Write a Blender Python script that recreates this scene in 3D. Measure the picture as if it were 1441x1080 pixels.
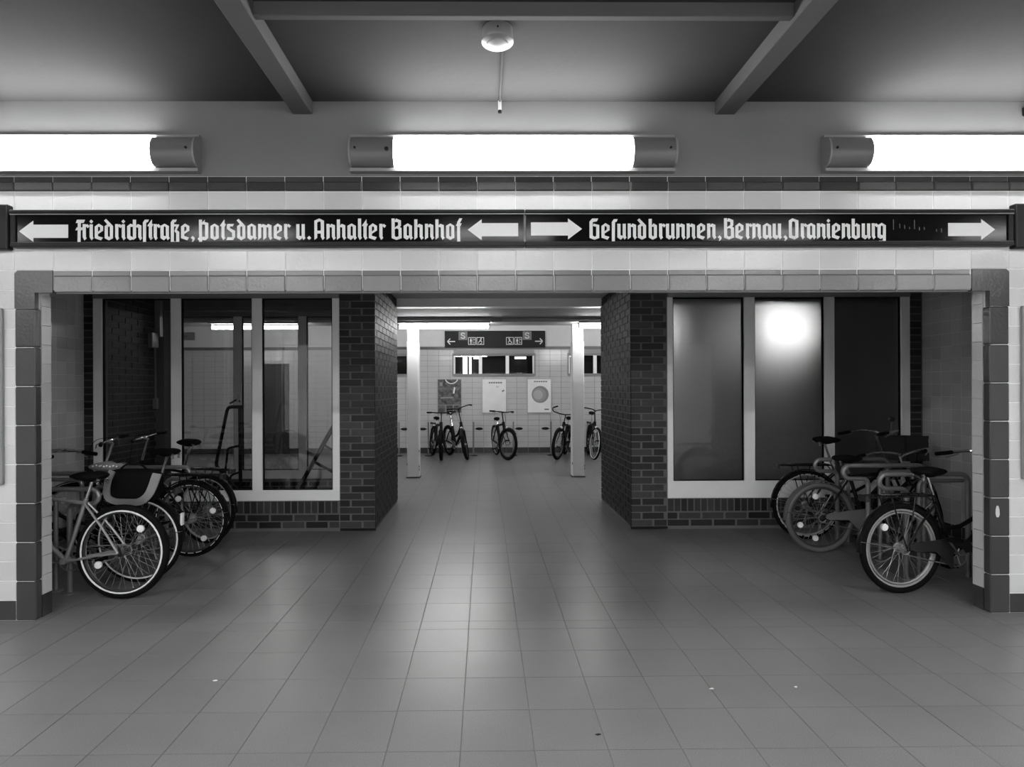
import bpy, bmesh, math, random
from mathutils import Vector, Matrix
random.seed(7)
scene = bpy.context.scene
C = scene.collection
for o in list(bpy.data.objects):
    bpy.data.objects.remove(o)
R = math.radians
PI = math.pi

# ------------------------------------------------------------------ camera
F_PX, CAM_H = 830.0, 1.55
cam_d = bpy.data.cameras.new('camera')
cam = bpy.data.objects.new('camera', cam_d)
C.objects.link(cam)
scene.camera = cam
cam_d.sensor_fit = 'HORIZONTAL'
cam_d.sensor_width = 36.0
cam_d.lens = 36.0 * F_PX / 1441.0
cam_d.shift_x = (720.5 - 690.26) / 1441.0
cam_d.shift_y = (547.0 - 540.0) / 1441.0
cam_d.clip_start = 0.05
cam.location = (0, 0, CAM_H)
cam.rotation_euler = (Matrix.Rotation(R(-0.57), 3, 'Z') @ Matrix.Rotation(R(90), 3, 'X')
                      @ Matrix.Rotation(R(-0.22), 3, 'Z')).to_euler()

# ------------------------------------------------------------------ world, exposure
w = bpy.data.worlds.new('world')
scene.world = w
w.use_nodes = True
w.node_tree.nodes['Background'].inputs[0].default_value = (0.02, 0.02, 0.02, 1)
w.node_tree.nodes['Background'].inputs[1].default_value = 0.0
vs = scene.view_settings
vs.view_transform = 'Standard'
vs.look = 'None'
vs.gamma = 1.0
vs.use_curve_mapping = False
vs.exposure = 0.28
WALL_LAMP = 36.0      # emission of the lit wall lamp covers
CEIL_LAMP = 66.0     # emission of the ceiling lamps nearer the viewer
TUBE_LAMP = 58.0     # emission of the bare tubes in the rear hall

# ------------------------------------------------------------------ materials
MATS = {}
def mat(name, v, rough=0.5, metal=0.0, spec=0.5, var=0.0, bump=0.0, bscale=30.0, noise=0.0, nscale=8.0,
        emit=0.0, coat=0.0, speck=0.0, bdist=0.01, rvar=0.0):
    """grey procedural material: v linear grey; var = per-object value spread; noise = surface mottling"""
    if name in MATS:
        return MATS[name]
    m = bpy.data.materials.new(name)
    m.use_nodes = True
    nt = m.node_tree
    b = nt.nodes['Principled BSDF']
    b.inputs['Base Color'].default_value = (v, v, v, 1)
    b.inputs['Roughness'].default_value = rough
    b.inputs['Metallic'].default_value = metal
    b.inputs['Specular IOR Level'].default_value = spec
    if coat:
        b.inputs['Coat Weight'].default_value = coat
        b.inputs['Coat Roughness'].default_value = 0.08
    if emit:
        b.inputs['Emission Color'].default_value = (1, 1, 1, 1)
        b.inputs['Emission Strength'].default_value = emit
    def math_(op, a, c=None):
        n = nt.nodes.new('ShaderNodeMath'); n.operation = op
        for i, x in enumerate((a, c)):
            if x is None: continue
            if isinstance(x, (int, float)): n.inputs[i].default_value = x
            else: nt.links.new(x, n.inputs[i])
        return n.outputs[0]
    tc = nt.nodes.new('ShaderNodeTexCoord')
    oi = nt.nodes.new('ShaderNodeObjectInfo')
    val = None
    if var or noise or speck:
        val = v
        if var:
            r = math_('MULTIPLY', math_('SUBTRACT', oi.outputs['Random'], 0.5), 2 * var)
            val = math_('MULTIPLY', math_('ADD', r, 1.0), val)
        if noise:
            n = nt.nodes.new('ShaderNodeTexNoise')
            n.inputs['Scale'].default_value = nscale
            n.inputs['Detail'].default_value = 5
            geo = nt.nodes.new('ShaderNodeNewGeometry')
            nt.links.new(geo.outputs['Position'], n.inputs['Vector'])
            f = math_('MULTIPLY', math_('SUBTRACT', n.outputs[0], 0.5), 2 * noise)
            val = math_('MULTIPLY', math_('ADD', f, 1.0), val)
        if speck:
            n = nt.nodes.new('ShaderNodeTexNoise')
            n.inputs['Scale'].default_value = 260.0
            n.inputs['Detail'].default_value = 2
            geo = nt.nodes.new('ShaderNodeNewGeometry')
            nt.links.new(geo.outputs['Position'], n.inputs['Vector'])
            f = math_('MULTIPLY', math_('SUBTRACT', n.outputs[0], 0.5), 2 * speck)
            val = math_('MULTIPLY', math_('ADD', f, 1.0), val)
        cb = nt.nodes.new('ShaderNodeCombineColor')
        for i in range(3):
            nt.links.new(val, cb.inputs[i])
        nt.links.new(cb.outputs[0], b.inputs['Base Color'])
    if rvar:
        rr = math_('MULTIPLY', math_('SUBTRACT', oi.outputs['Random'], 0.5), 2 * rvar)
        nt.links.new(math_('ADD', rr, rough), b.inputs['Roughness'])
    if bump:
        n = nt.nodes.new('ShaderNodeTexNoise')
        n.inputs['Scale'].default_value = bscale
        n.inputs['Detail'].default_value = 3
        geo = nt.nodes.new('ShaderNodeNewGeometry')
        nt.links.new(geo.outputs['Position'], n.inputs['Vector'])
        bp = nt.nodes.new('ShaderNodeBump')
        bp.inputs['Distance'].default_value = bdist
        bp.inputs['Strength'].default_value = bump
        nt.links.new(n.outputs[0], bp.inputs['Height'])
        nt.links.new(bp.outputs[0], b.inputs['Normal'])
    MATS[name] = m
    return m

def glass_clear(name='clear_glass', tint=0.86, refl=1.0):
    if name in MATS: return MATS[name]
    m = bpy.data.materials.new(name); m.use_nodes = True
    nt = m.node_tree; nt.nodes.clear()
    out = nt.nodes.new('ShaderNodeOutputMaterial')
    tr = nt.nodes.new('ShaderNodeBsdfTransparent'); tr.inputs[0].default_value = (tint,) * 3 + (1,)
    gl = nt.nodes.new('ShaderNodeBsdfGlossy'); gl.inputs['Roughness'].default_value = 0.02
    gl.inputs[0].default_value = (refl,) * 3 + (1,)
    fr = nt.nodes.new('ShaderNodeFresnel'); fr.inputs[0].default_value = 1.5
    mx = nt.nodes.new('ShaderNodeMixShader')
    nt.links.new(fr.outputs[0], mx.inputs[0])
    nt.links.new(tr.outputs[0], mx.inputs[1]); nt.links.new(gl.outputs[0], mx.inputs[2])
    nt.links.new(mx.outputs[0], out.inputs[0])
    MATS[name] = m
    return m

def glass_frosted(name='frosted_glass'):
    if name in MATS: return MATS[name]
    m = bpy.data.materials.new(name); m.use_nodes = True
    nt = m.node_tree; nt.nodes.clear()
    out = nt.nodes.new('ShaderNodeOutputMaterial')
    rf = nt.nodes.new('ShaderNodeBsdfRefraction')
    rf.inputs[0].default_value = (0.8, 0.8, 0.8, 1)
    rf.inputs['Roughness'].default_value = 0.9
    rf.inputs['IOR'].default_value = 1.17
    tl = nt.nodes.new('ShaderNodeBsdfTranslucent'); tl.inputs[0].default_value = (0.5, 0.5, 0.5, 1)
    mx = nt.nodes.new('ShaderNodeMixShader'); mx.inputs[0].default_value = 0.10
    nt.links.new(rf.outputs[0], mx.inputs[1]); nt.links.new(tl.outputs[0], mx.inputs[2])
    nt.links.new(mx.outputs[0], out.inputs[0])
    MATS[name] = m
    return m

M = dict(
    white_tile=mat('white_glazed_tile', 0.66, 0.16, var=0.05, bump=0.25, bscale=45, bdist=0.004, noise=0.03, rvar=0.06),
    dark_tile=mat('dark_glazed_tile', 0.050, 0.18, var=0.14, bump=0.35, bscale=60, bdist=0.004, noise=0.08, rvar=0.08),
    head_tile=mat('grey_glazed_tile', 0.20, 0.16, var=0.14, bump=0.45, bscale=70, bdist=0.004, noise=0.06, rvar=0.08),
    side_tile=mat('grey_square_tile', 0.52, 0.10, var=0.08, bump=0.08, bscale=20, bdist=0.004),
    back_tile=mat('pale_back_tile', 0.50, 0.15, noise=0.10, nscale=3, bump=0.2, bscale=25, bdist=0.004),
    grout=mat('grout', 0.85, 0.9, noise=0.1),
    grout_mid=mat('grey_grout', 0.42, 0.9, noise=0.1),
    mortar=mat('mortar', 0.13, 0.9, noise=0.2, nscale=15),
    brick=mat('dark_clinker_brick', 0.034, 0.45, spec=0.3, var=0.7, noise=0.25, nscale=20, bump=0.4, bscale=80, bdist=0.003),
    plaster=mat('wall_plaster', 0.20, 0.85, spec=0.1, noise=0.06, nscale=4, bump=0.15, bscale=18),
    plaster_light=mat('rear_plaster', 0.62, 0.7, noise=0.05),
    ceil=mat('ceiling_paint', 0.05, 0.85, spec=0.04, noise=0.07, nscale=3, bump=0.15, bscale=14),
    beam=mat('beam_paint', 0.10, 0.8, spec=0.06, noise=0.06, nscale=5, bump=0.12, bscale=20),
    floor_tile=mat('floor_tile', 0.158, 0.32, var=0.05, noise=0.16, nscale=2.2, speck=0.65, bump=0.04, bscale=120, bdist=0.002, rvar=0.0),
    floor_joint=mat('floor_joint', 0.15, 0.8),
    frame_white=mat('window_frame_paint', 0.92, 0.35, noise=0.03),
    frame_grey=mat('window_head_paint', 0.22, 0.35),
    black=mat('black_paint', 0.006, 0.4, spec=0.25),
    black_enamel=mat('black_enamel', 0.006, 0.12, spec=0.11, bump=0.05, bscale=5),
    letter=mat('letter_enamel', 0.85, 0.35),
    black_rubber=mat('black_rubber', 0.007, 0.7, spec=0.06),
    steel=mat('galvanised_steel', 0.26, 0.35, metal=0.5, noise=0.15, nscale=20),
    chrome=mat('chrome', 0.75, 0.16, metal=1.0),
    spoke=mat('spoke_steel', 0.38, 0.3, metal=0.5),
    rim=mat('rim_alloy', 0.42, 0.3, metal=0.3),
    rim_dark=mat('rim_dark', 0.06, 0.35, metal=0.3),
    reflect=mat('reflector_white', 0.95, 0.3),
    grey_plastic=mat('grey_plastic', 0.28, 0.4),
    dark_plastic=mat('dark_plastic', 0.02, 0.4),
    lamp_house=mat('lamp_housing_paint', 0.26, 0.4),
    lamp_end=mat('lamp_end_cover', 0.14, 0.3),
    lamp_lit=mat('lit_lamp_cover', 0.8, 0.4, emit=WALL_LAMP),
    ceil_lit=mat('lit_ceiling_lamp_cover', 0.8, 0.4, emit=CEIL_LAMP),
    lamp_lit_dim=mat('lit_lamp_cover_dim', 0.8, 0.4, emit=WALL_LAMP * 0.4),  # same cover as lamp_lit, dimmed only to balance the light
    tube_lit=mat('lit_tube', 0.8, 0.4, emit=TUBE_LAMP),
    column=mat('column_paint', 0.62, 0.5, noise=0.05),
    sign_grey=mat('rear_sign_face', 0.012, 0.6, spec=0.25),
    white_print=mat('white_print', 0.75, 0.5),
    mid_print=mat('mid_print', 0.16, 0.5),
    paper=mat('poster_paper', 0.82, 0.35, noise=0.12, nscale=4),
    paper_dark=mat('poster_photo', 0.10, 0.25, noise=1.6, nscale=14),
    cloth=mat('bag_cloth', 0.006, 0.8, spec=0.05),
    cloth_grey=mat('bag_trim', 0.24, 0.6),
    clear=glass_clear(),
    frosted=glass_frosted(),
    window_dark=mat('dark_window_interior', 0.01, 0.6),
)

# ------------------------------------------------------------------ mesh helpers
class MB:
    def __init__(self, mtx=None):
        self.v, self.f, self.mtx = [], [], mtx
    def add(self, vs_, fs):
        o = len(self.v)
        for p in vs_:
            p = Vector(p)
            if self.mtx is not None: p = self.mtx @ p
            self.v.append(tuple(p))
        self.f += [tuple(i + o for i in f) for f in fs]
        return self
    def box(self, x0, x1, y0, y1, z0, z1):
        if x0 > x1: x0, x1 = x1, x0
        if y0 > y1: y0, y1 = y1, y0
        if z0 > z1: z0, z1 = z1, z0
        p = [(x0, y0, z0), (x1, y0, z0), (x1, y1, z0), (x0, y1, z0), (x0, y0, z1), (x1, y0, z1), (x1, y1, z1), (x0, y1, z1)]
        return self.add(p, [(0, 3, 2, 1), (4, 5, 6, 7), (0, 1, 5, 4), (1, 2, 6, 5), (2, 3, 7, 6), (3, 0, 4, 7)])
    def cbox(self, x0, x1, y0, y1, z0, z1, c=0.004):
        """box with all edges chamfered"""
        bm = bmesh.new()
        mtx = Matrix.Translation(((x0+x1)/2, (y0+y1)/2, (z0+z1)/2)) @ Matrix.Diagonal((abs(x1-x0), abs(y1-y0), abs(z1-z0), 1))
        bmesh.ops.create_cube(bm, size=1, matrix=mtx)
        bmesh.ops.bevel(bm, geom=bm.edges[:], offset=c, segments=1, affect='EDGES')
        bm.verts.index_update()
        self.add([v.co[:] for v in bm.verts], [[v.index for v in f.verts] for f in bm.faces])
        bm.free()
        return self
    def tube(self, pts, r, n=8, closed=False, caps=True):
        P = [Vector(p) for p in pts]
        k = len(P)
        rad = r if isinstance(r, (list, tuple)) else [r] * k
        T = []
        for i in range(k):
            a = P[(i - 1) % k] if (closed or i > 0) else P[0]
            b = P[(i + 1) % k] if (closed or i < k - 1) else P[-1]
            T.append((b - a).normalized())
        up = Vector((0, 0, 1)) if abs(T[0].z) < 0.9 else Vector((1, 0, 0))
        N = [(up - T[0] * up.dot(T[0])).normalized()]
        for i in range(1, k):
            n_ = N[-1] - T[i] * N[-1].dot(T[i])
            N.append(n_.normalized() if n_.length > 1e-6 else N[-1])
        vs_, fs = [], []
        for i in range(k):
            B = T[i].cross(N[i])
            for j in range(n):
                a = 2 * PI * j / n
                vs_.append(P[i] + (N[i] * math.cos(a) + B * math.sin(a)) * rad[i])
        for i in range(k if closed else k - 1):
            i2 = (i + 1) % k
            for j in range(n):
                j2 = (j + 1) % n
                fs.append((i * n + j, i * n + j2, i2 * n + j2, i2 * n + j))
        if caps and not closed:
            fs.append(tuple(range(n - 1, -1, -1)))
            fs.append(tuple((k - 1) * n + j for j in range(n)))
        return self.add(vs_, fs)
    def torus(self, c, R_, r, axis='y', n=44, m=8, a0=0, a1=2 * PI, sx=1.0):
        full = abs(a1 - a0 - 2 * PI) < 1e-5
        vs_, fs = [], []
        k = n if full else n + 1
        for i in range(k):
            a = a0 + (a1 - a0) * i / n
            for j in range(m):
                b = 2 * PI * j / m
                rr = R_ + r * math.cos(b)
                vs_.append((c[0] + rr * math.cos(a), c[1] + r * sx * math.sin(b), c[2] + rr * math.sin(a)))
        for i in range(n):
            i2 = (i + 1) % k
            for j in range(m):
                j2 = (j + 1) % m
                fs.append((i * m + j, i2 * m + j, i2 * m + j2, i * m + j2))
        return self.add(vs_, fs)
    def lathe(self, c, prof, axis=(0, 0, 1), n=20):
        ax = Vector(axis).normalized()
        u = ax.orthogonal().normalized(); v = ax.cross(u)
        vs_, fs = [], []
        for (r, h) in prof:
            for j in range(n):
                a = 2 * PI * j / n
                vs_.append(Vector(c) + ax * h + (u * math.cos(a) + v * math.sin(a)) * r)
        for i in range(len(prof) - 1):
            for j in range(n):
                j2 = (j + 1) % n
                fs.append((i * n + j, i * n + j2, (i + 1) * n + j2, (i + 1) * n + j))
        fs.append(tuple(range(n - 1, -1, -1)))
        fs.append(tuple((len(prof) - 1) * n + j for j in range(n)))
        return self.add(vs_, fs)
    def prism_y(self, pts, y0, y1):
        """polygon in xz extruded from y0 (front) to y1"""
        k = len(pts)
        vs_ = [(p[0], y0, p[1]) for p in pts] + [(p[0], y1, p[1]) for p in pts]
        fs = [tuple(range(k)), tuple(range(2 * k - 1, k - 1, -1))]
        for i in range(k):
            j = (i + 1) % k
            fs.append((i, i + k, j + k, j))
        return self.add(vs_, fs)
    def prism_x(self, pts, x0, x1):
        k = len(pts)
        vs_ = [(x0, p[0], p[1]) for p in pts] + [(x1, p[0], p[1]) for p in pts]
        fs = [tuple(range(k)), tuple(range(2 * k - 1, k - 1, -1))]
        for i in range(k):
            j = (i + 1) % k
            fs.append((i, i + k, j + k, j))
        return self.add(vs_, fs)
    def blob(self, c, sx, sy, sz, n=14, m=9, fn=None):
        vs_, fs = [], []
        for i in range(m + 1):
            t = PI * i / m
            for j in range(n):
                a = 2 * PI * j / n
                p = Vector((math.sin(t) * math.cos(a), math.sin(t) * math.sin(a), math.cos(t)))
                if fn: p = fn(p)
                vs_.append((c[0] + p.x * sx, c[1] + p.y * sy, c[2] + p.z * sz))
        for i in range(m):
            for j in range(n):
                j2 = (j + 1) % n
                fs.append((i * n + j, (i + 1) * n + j, (i + 1) * n + j2, i * n + j2))
        return self.add(vs_, fs)
    def mesh(self, name, m, smooth=False):
        me = bpy.data.meshes.new(name)
        me.from_pydata(self.v, [], self.f)
        me.materials.append(m)
        bm = bmesh.new(); bm.from_mesh(me)
        bmesh.ops.recalc_face_normals(bm, faces=bm.faces[:])
        bm.to_mesh(me); bm.free()
        if smooth:
            for p in me.polygons: p.use_smooth = True
            try: me.set_sharp_from_angle(angle=R(40))
            except Exception: pass
        me.update()
        return me
    def build(self, name, m, parent=None, smooth=False):
        return link(name, self.mesh(name, m, smooth), parent)

def link(name, me, parent=None, loc=None, rot=None):
    o = bpy.data.objects.new(name, me)
    C.objects.link(o)
    if parent is not None: o.parent = parent
    if loc is not None: o.location = loc
    if rot is not None: o.rotation_euler = rot
    return o
def tag(o, label, cat, group=None, kind=None):
    o['label'] = label
    o['category'] = cat
    if group: o['group'] = group
    if kind: o['kind'] = kind
    return o
def thing(name, label, cat, loc=(0, 0, 0), rot=(0, 0, 0), group=None, kind=None):
    return tag(link(name, None, None, loc, rot), label, cat, group, kind)
def struct(o, label, cat):
    return tag(o, label, cat, None, 'structure')
def fillet(pts, r, n=5):
    """round the corners of a polyline"""
    P = [Vector(p) for p in pts]
    rr = r if isinstance(r, (list, tuple)) else [r] * len(P)
    out = [P[0]]
    for i in range(1, len(P) - 1):
        a, b, c = P[i - 1], P[i], P[i + 1]
        d1, d2 = (a - b), (c - b)
        ri = min(rr[i], d1.length * 0.49, d2.length * 0.49)
        s, e = b + d1.normalized() * ri, b + d2.normalized() * ri
        for k in range(n + 1):
            t = k / n
            out.append(s * (1 - t) ** 2 + b * 2 * t * (1 - t) + e * t * t)
    out.append(P[-1])
    return out
_tile = {}
def tile_mesh(name, w_, h, t, c, m):
    """tile facing -y, lower left corner at the origin, chamfered rim"""
    key = (name, round(w_, 4), round(h, 4), round(t, 4), c, m.name)
    if key not in _tile:
        b = MB()
        p = []
        for (y, i) in ((0, 0), (-(t - c), 0), (-t, c)):
            p += [(i, y, i), (w_ - i, y, i), (w_ - i, y, h - i), (i, y, h - i)]
        fs = []
        for l in (0, 4):
            for k in range(4):
                k2 = (k + 1) % 4
                fs.append((l + k, l + k2, l + 4 + k2, l + 4 + k))
        fs.append((8, 9, 10, 11))
        b.add(p, fs)
        _tile[key] = b.mesh(name, m)
    return _tile[key]

# ================================================================== LARGE STRUCTURE
YF = 4.0                     # face of the tiled portal
XL0, XL1 = -3.157, -3.022    # left jamb, outer / inner edge
XR1, XR0 = 3.452, 3.587      # right jamb, inner / outer edge
SIDE_L, SIDE_R = -4.352, 4.822
YB, YB2 = 6.45, 8.10         # brick pavilions front / rear
CL, CR = -1.195, 1.600       # corridor sides
YW = 14.22                   # rear hall wall

# ---- floor -------------------------------------------------------
fl = struct(MB().box(-9.5, 9.5, -1.25, YW + 0.1, -0.12, -0.003).build('floor', M['floor_joint']),
            'smooth grey square-tiled floor running through the whole passage', 'floor')
PX0, PITCH = -0.109, 0.3165
tiles = []
def px(X, Y, Z):
    return 682 + X / Y * F_PX, 547 - (Z - CAM_H) / Y * F_PX
def floor_rows():
    rows = []
    y = 3.93
    while y < YW: rows.append((y, min(y + 0.3265, YW))); y += 0.3265
    rows.append((3.80, 3.93))
    y = 3.80
    while y > -1.25: rows.append((y - 0.32, y)); y -= 0.32
    return rows
cells = []
for (y0, y1) in floor_rows():
    k0 = int((-9.4 - PX0) / PITCH)
    for k in range(k0, int((9.4 - PX0) / PITCH)):
        x0 = PX0 + k * PITCH; x1 = x0 + PITCH
        ym = (y0 + y1) / 2; xm = (x0 + x1) / 2
        if YB < ym < YB2 and (x1 < CL or x0 > CR) : continue
        vis = 0
        if ym > 2.2:
            u, v_ = px(xm, ym, 0)
            if -30 < u < 1470 and v_ < 1100:
                ok = True
                if ym > YF + 0.1:                  # must show through the portal
                    xp = xm * YF / ym
                    ok = XL1 < xp < XR1
                if ym > YB2:
                    xp = xm * YB / ym
                    ok = CL < xp < CR
                if ok: vis = 1.0 / ym ** 3
        cells.append((vis, x0, x1, y0, y1))
cells.sort(key=lambda c: -c[0])
G = 0.003
rest = MB()
fm = {}
for i, (vis, x0, x1, y0, y1) in enumerate(cells):
    if i < 300 and vis > 0:
        key = round(y1 - y0, 3)
        if key not in fm:
            b = MB(); d = y1 - y0
            c = 0.001
            H_ = 0.0008
            p = [(G/2, H_, -0.003), (PITCH-G/2, H_, -0.003), (PITCH-G/2, d-H_, -0.003), (G/2, d-H_, -0.003)]
            q = [(G/2+c, H_+.0006, 0), (PITCH-G/2-c, H_+.0006, 0), (PITCH-G/2-c, d-H_-.0006, 0), (G/2+c, d-H_-.0006, 0)]
            b.add(p + q, [(4, 5, 6, 7), (0, 1, 5, 4), (1, 2, 6, 5), (2, 3, 7, 6), (3, 0, 4, 7)])
            fm[key] = b.mesh('floor_tile', M['floor_tile'])
        link('floor_tile', fm[key], fl, (x0, y0, 0))
    else:
        a = G / 2
        rest.add([(x0+a, y0+a, 0), (x1-a, y0+a, 0), (x1-a, y1-a, 0), (x0+a, y1-a, 0)], [(0, 1, 2, 3)])
ro = rest.build('floor_tiles', M['floor_tile'], fl); ro['kind'] = 'stuff'

# ---- tiled portal wall ------------------------------------------
b = MB()
b.box(-9.5, XL1 - 0.014, YF + 0.0025, YF + 0.15, 0, 2.99)
b.box(XR1 + 0.014, 9.5, YF + 0.0025, YF + 0.15, 0, 2.99)
b.box(XL1 - 0.014, XR1 + 0.014, YF + 0.0025, YF + 0.15, 2.222, 2.99)
wf = struct(b.build('wall_front', M['grout']), 'white tiled portal wall with a dark tiled border around the wide opening', 'wall')
NT = 26
TP = (XR0 - XL0) / NT
g = 0.006
def ftile(name, x0, x1, z0, z1, m, t=0.012, dy=0.0, c=0.0015):
    me = tile_mesh(name, x1 - x0 - g, z1 - z0 - g, t, c, m)
    return link(name, me, wf, (x0 + g / 2, YF + 0.012 + dy, z0 + g / 2))
for i in range(-5, NT + 5):
    x0 = XL0 + i * TP; x1 = x0 + TP
    s = 0.004
    ftile('cornice_cap_tile', x0 - s, x1 - s, 2.9475, 2.989, M['dark_tile'], t=0.016)
    ftile('cornice_tile', x0, x1, 2.886, 2.953, M['dark_tile'], t=0.026, c=0.006)
    ftile('wall_tile', x0, x1, 2.752, 2.885, M['white_tile'])
    if i < 0 or i >= NT:
        for k in range(2): ftile('wall_tile', x0, x1, 2.488 + k * 0.132, 2.488 + (k + 1) * 0.132, M['white_tile'])
    ftile('wall_tile', x0, x1, 2.356, 2.487, M['white_tile'])
    if 0 < i < NT - 1:
        ftile('border_cap_tile', x0 - 0.004, x1 - 0.004, 2.3145, 2.355, M['head_tile'], t=0.014, c=0.004)
        ftile('border_tile', x0, x1, 2.205, 2.320, M['head_tile'], t=0.020, c=0.006)
for sgn, xo, xi in ((1, XL0, XL1), (-1, XR0, XR1)):
    # corner pieces, L shaped
    x_in = xo + sgn * TP
    pts = [(xo, 2.1), (xi, 2.1), (xi, 2.205), (x_in - sgn * 0.004, 2.205), (x_in - sgn * 0.004, 2.355), (xo + sgn * 0.02, 2.355), (xo, 2.335)]
    MB().prism_y(pts, YF - 0.006, YF + 0.03).build('border_corner_tile', M['dark_tile'], wf)
    for k in range(8):
        z0 = k * 0.2625
        bb = MB().cbox(min(xo, xi), max(xo, xi), YF - 0.006, YF + 0.055, z0 + 0.002, z0 + 0.2605, 0.007)
        bb.build('jamb_tile', M['dark_tile'], wf)
    # light tiles on the reveal
    xr0, xr1 = (xi - 0.014, xi - 0.002) if sgn > 0 else (xi + 0.002, xi + 0.014)
    MB().box(xr0, xr1, YF + 0.058, YF + 0.146, 0.0, 0.15).build('skirting_tile', M['dark_tile'], wf)
    for k in range(16):
        z0 = 0.154 + k * 0.1315
        MB().box(xr0, xr1, YF + 0.058, YF + 0.146, z0, min(z0 + 0.1275, 2.2)).build('reveal_tile', M['white_tile'], wf)
    # pier tiles beyond the border
    for c_ in range(5):
        xa = xo - sgn * (c_ + 1) * TP; xb = xo - sgn * c_ * TP
        xa, xb = min(xa, xb), max(xa, xb)
        ftile('skirting_tile', xa, xb, 0.0, 0.135, M['dark_tile'], t=0.014)
        for k in range(17):
            z0 = 0.135 + k * 0.1306
            ftile('wall_tile', xa, xb, z0, z0 + 0.1306, M['white_tile'])
        
# upper plastered wall, ceiling, beams
wu = struct(MB().box(-9.5, 9.5, YF + 0.005, YF + 0.15, 2.99, 3.56).build('wall_upper', M['plaster']),
            'grey plastered wall strip above the tiles behind the wall lamps', 'wall')
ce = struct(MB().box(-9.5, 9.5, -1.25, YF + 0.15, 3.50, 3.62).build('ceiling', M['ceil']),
            'dim painted ceiling of the front hall above the portal', 'ceiling')
def beam_prism(x0, x1):
    return MB().cbox(x0, x1, -1.25, YF + 0.01, 3.412, 3.51, 0.006)
struct(beam_prism(-1.292, -1.157).build('trim_1', M['beam']), 'painted ceiling beam running away to the left of the smoke detector', 'beam')
struct(beam_prism(1.576, 1.714).build('trim_2', M['beam']), 'painted ceiling beam running away to the right of the smoke detector', 'beam')
struct(MB().cbox(-1.158, 1.577, 2.972, 3.014, 3.43, 3.515, 0.004).build('trim_3', M['beam']),
       'shallow cross beam joining the two ceiling beams at the top edge', 'beam')
struct(MB().cbox(-1.157, 1.576, 3.052, 3.062, 3.488, 3.502, 0.002).build('trim_6', M['column']), 'thin pale edge strip behind the shallow cross beam', 'trim')
# walls of the hall behind and beside the camera
struct(MB().box(-9.5, 9.5, -1.45, -1.25, 0, 3.6).build('wall_behind', mat('hall_wall_paint', 0.85, 0.5)), 'pale wall behind the viewer', 'wall')
struct(MB().box(-9.65, -9.5, -1.25, YW, 0, 3.6).build('wall_hall_left', MATS['hall_wall_paint']), 'pale end wall far to the left', 'wall')
struct(MB().box(9.5, 9.65, -1.25, YW, 0, 3.6).build('wall_hall_right', MATS['hall_wall_paint']), 'pale end wall far to the right', 'wall')

# ---- tiled side walls of the bay --------------------------------
def side_wall(name, X, sgn, label):
    x0, x1 = (X - 0.2, X - 0.002) if sgn > 0 else (X + 0.002, X + 0.2)
    wl = struct(MB().box(x0, x1, YF + 0.15, YB, 0, 2.8).build(name, mat('side_grout', 0.75, 0.8)), label, 'wall')
    T = 0.1315
    me = tile_mesh('side_tile', T - 0.004, T - 0.004, 0.010, 0.0015, M['side_tile'])
    me_d = tile_mesh('side_skirting', T - 0.004, T - 0.004, 0.010, 0.0015, M['dark_tile'])
    n = 13
    for c_ in range(n):
        y = YB - 0.004 - (c_ + 1) * T
        for k in range(21):
            rot = (0, 0, PI / 2) if sgn > 0 else (0, 0, -PI / 2)
            yy = y if sgn > 0 else y + T
            link('wall_tile' if k else 'skirting_tile', me if k else me_d, wl, (x1 - 0.008 if sgn > 0 else x0 + 0.008, yy, k * T + 0.002), rot)
    return wl
side_wall('wall_left', SIDE_L, 1, 'grey square-tiled side wall behind the left bicycles')
side_wall('wall_right', SIDE_R, -1, 'grey square-tiled side wall behind the right bicycles')
struct(MB().box(-9.5, 9.5, YF + 0.15, YB2 + 0.12, 2.78, 2.95).build('ceiling_bay', mat('bay_ceiling_paint', 0.5, 0.7)), 'low ceiling over the bicycle bay and the short corridor', 'ceiling')

# ---- brick pavilions --------------------------------------------
CO = 0.0775
WIN = {'L': dict(x0=-4.246, x1=-1.582, sash=[(-4.154, -3.409), (-3.301, -2.531), (-2.423, -1.659)], z0=0.334, g0=0.45),
       'R': dict(x0=2.003, x1=4.680, sash=[(2.065, 2.848), (2.966, 3.735), (3.845, 4.585)], z0=0.339, g0=0.527)}
WZ1, WG1 = 2.60, 2.542
def brick_mesh(w_, h, t=0.011):
    return tile_mesh('brick', w_, h, t, 0.002, M['brick'])
def courses(parent, x0, x1, z0, z1, Y, facing=-1, joined=None, tex=0):
    """running bond of bricks on a face with normal -y (facing -1) or +y"""
    k = 0
    z = z0
    while z < z1 - 0.03:
        h = min(CO, z1 - z) - 0.0115
        off = (0.0, 0.1275)[k % 2]
        x = x0 - off
        first = True
        while x < x1 - 0.01:
            a, b_ = max(x, x0), min(x + 0.2435, x1)
            if (x1 - b_) < 0.03: b_ = x1
            wdt = round(b_ - a - 0.0115, 3)
            if wdt > 0.02:
                if joined is None:
                    link('brick', brick_mesh(wdt, round(h, 3)), parent, (a, Y, z))
                else:
                    joined.append((a, z, wdt, h))
            x += 0.255
        z += CO
        k += 1
def add_bricks(mb, lst, to_world):
    for (a, z, wd, h) in lst:
        mb.add([to_world(a, 0, z), to_world(a + wd, 0, z), to_world(a + wd, 0, z + h), to_world(a, 0, z + h),
                to_world(a, 1, z), to_world(a + wd, 1, z), to_world(a + wd, 1, z + h), to_world(a, 1, z + h)],
               [(4, 5, 6, 7), (0, 1, 5, 4), (1, 2, 6, 5), (2, 3, 7, 6), (3, 0, 4, 7)])
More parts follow.
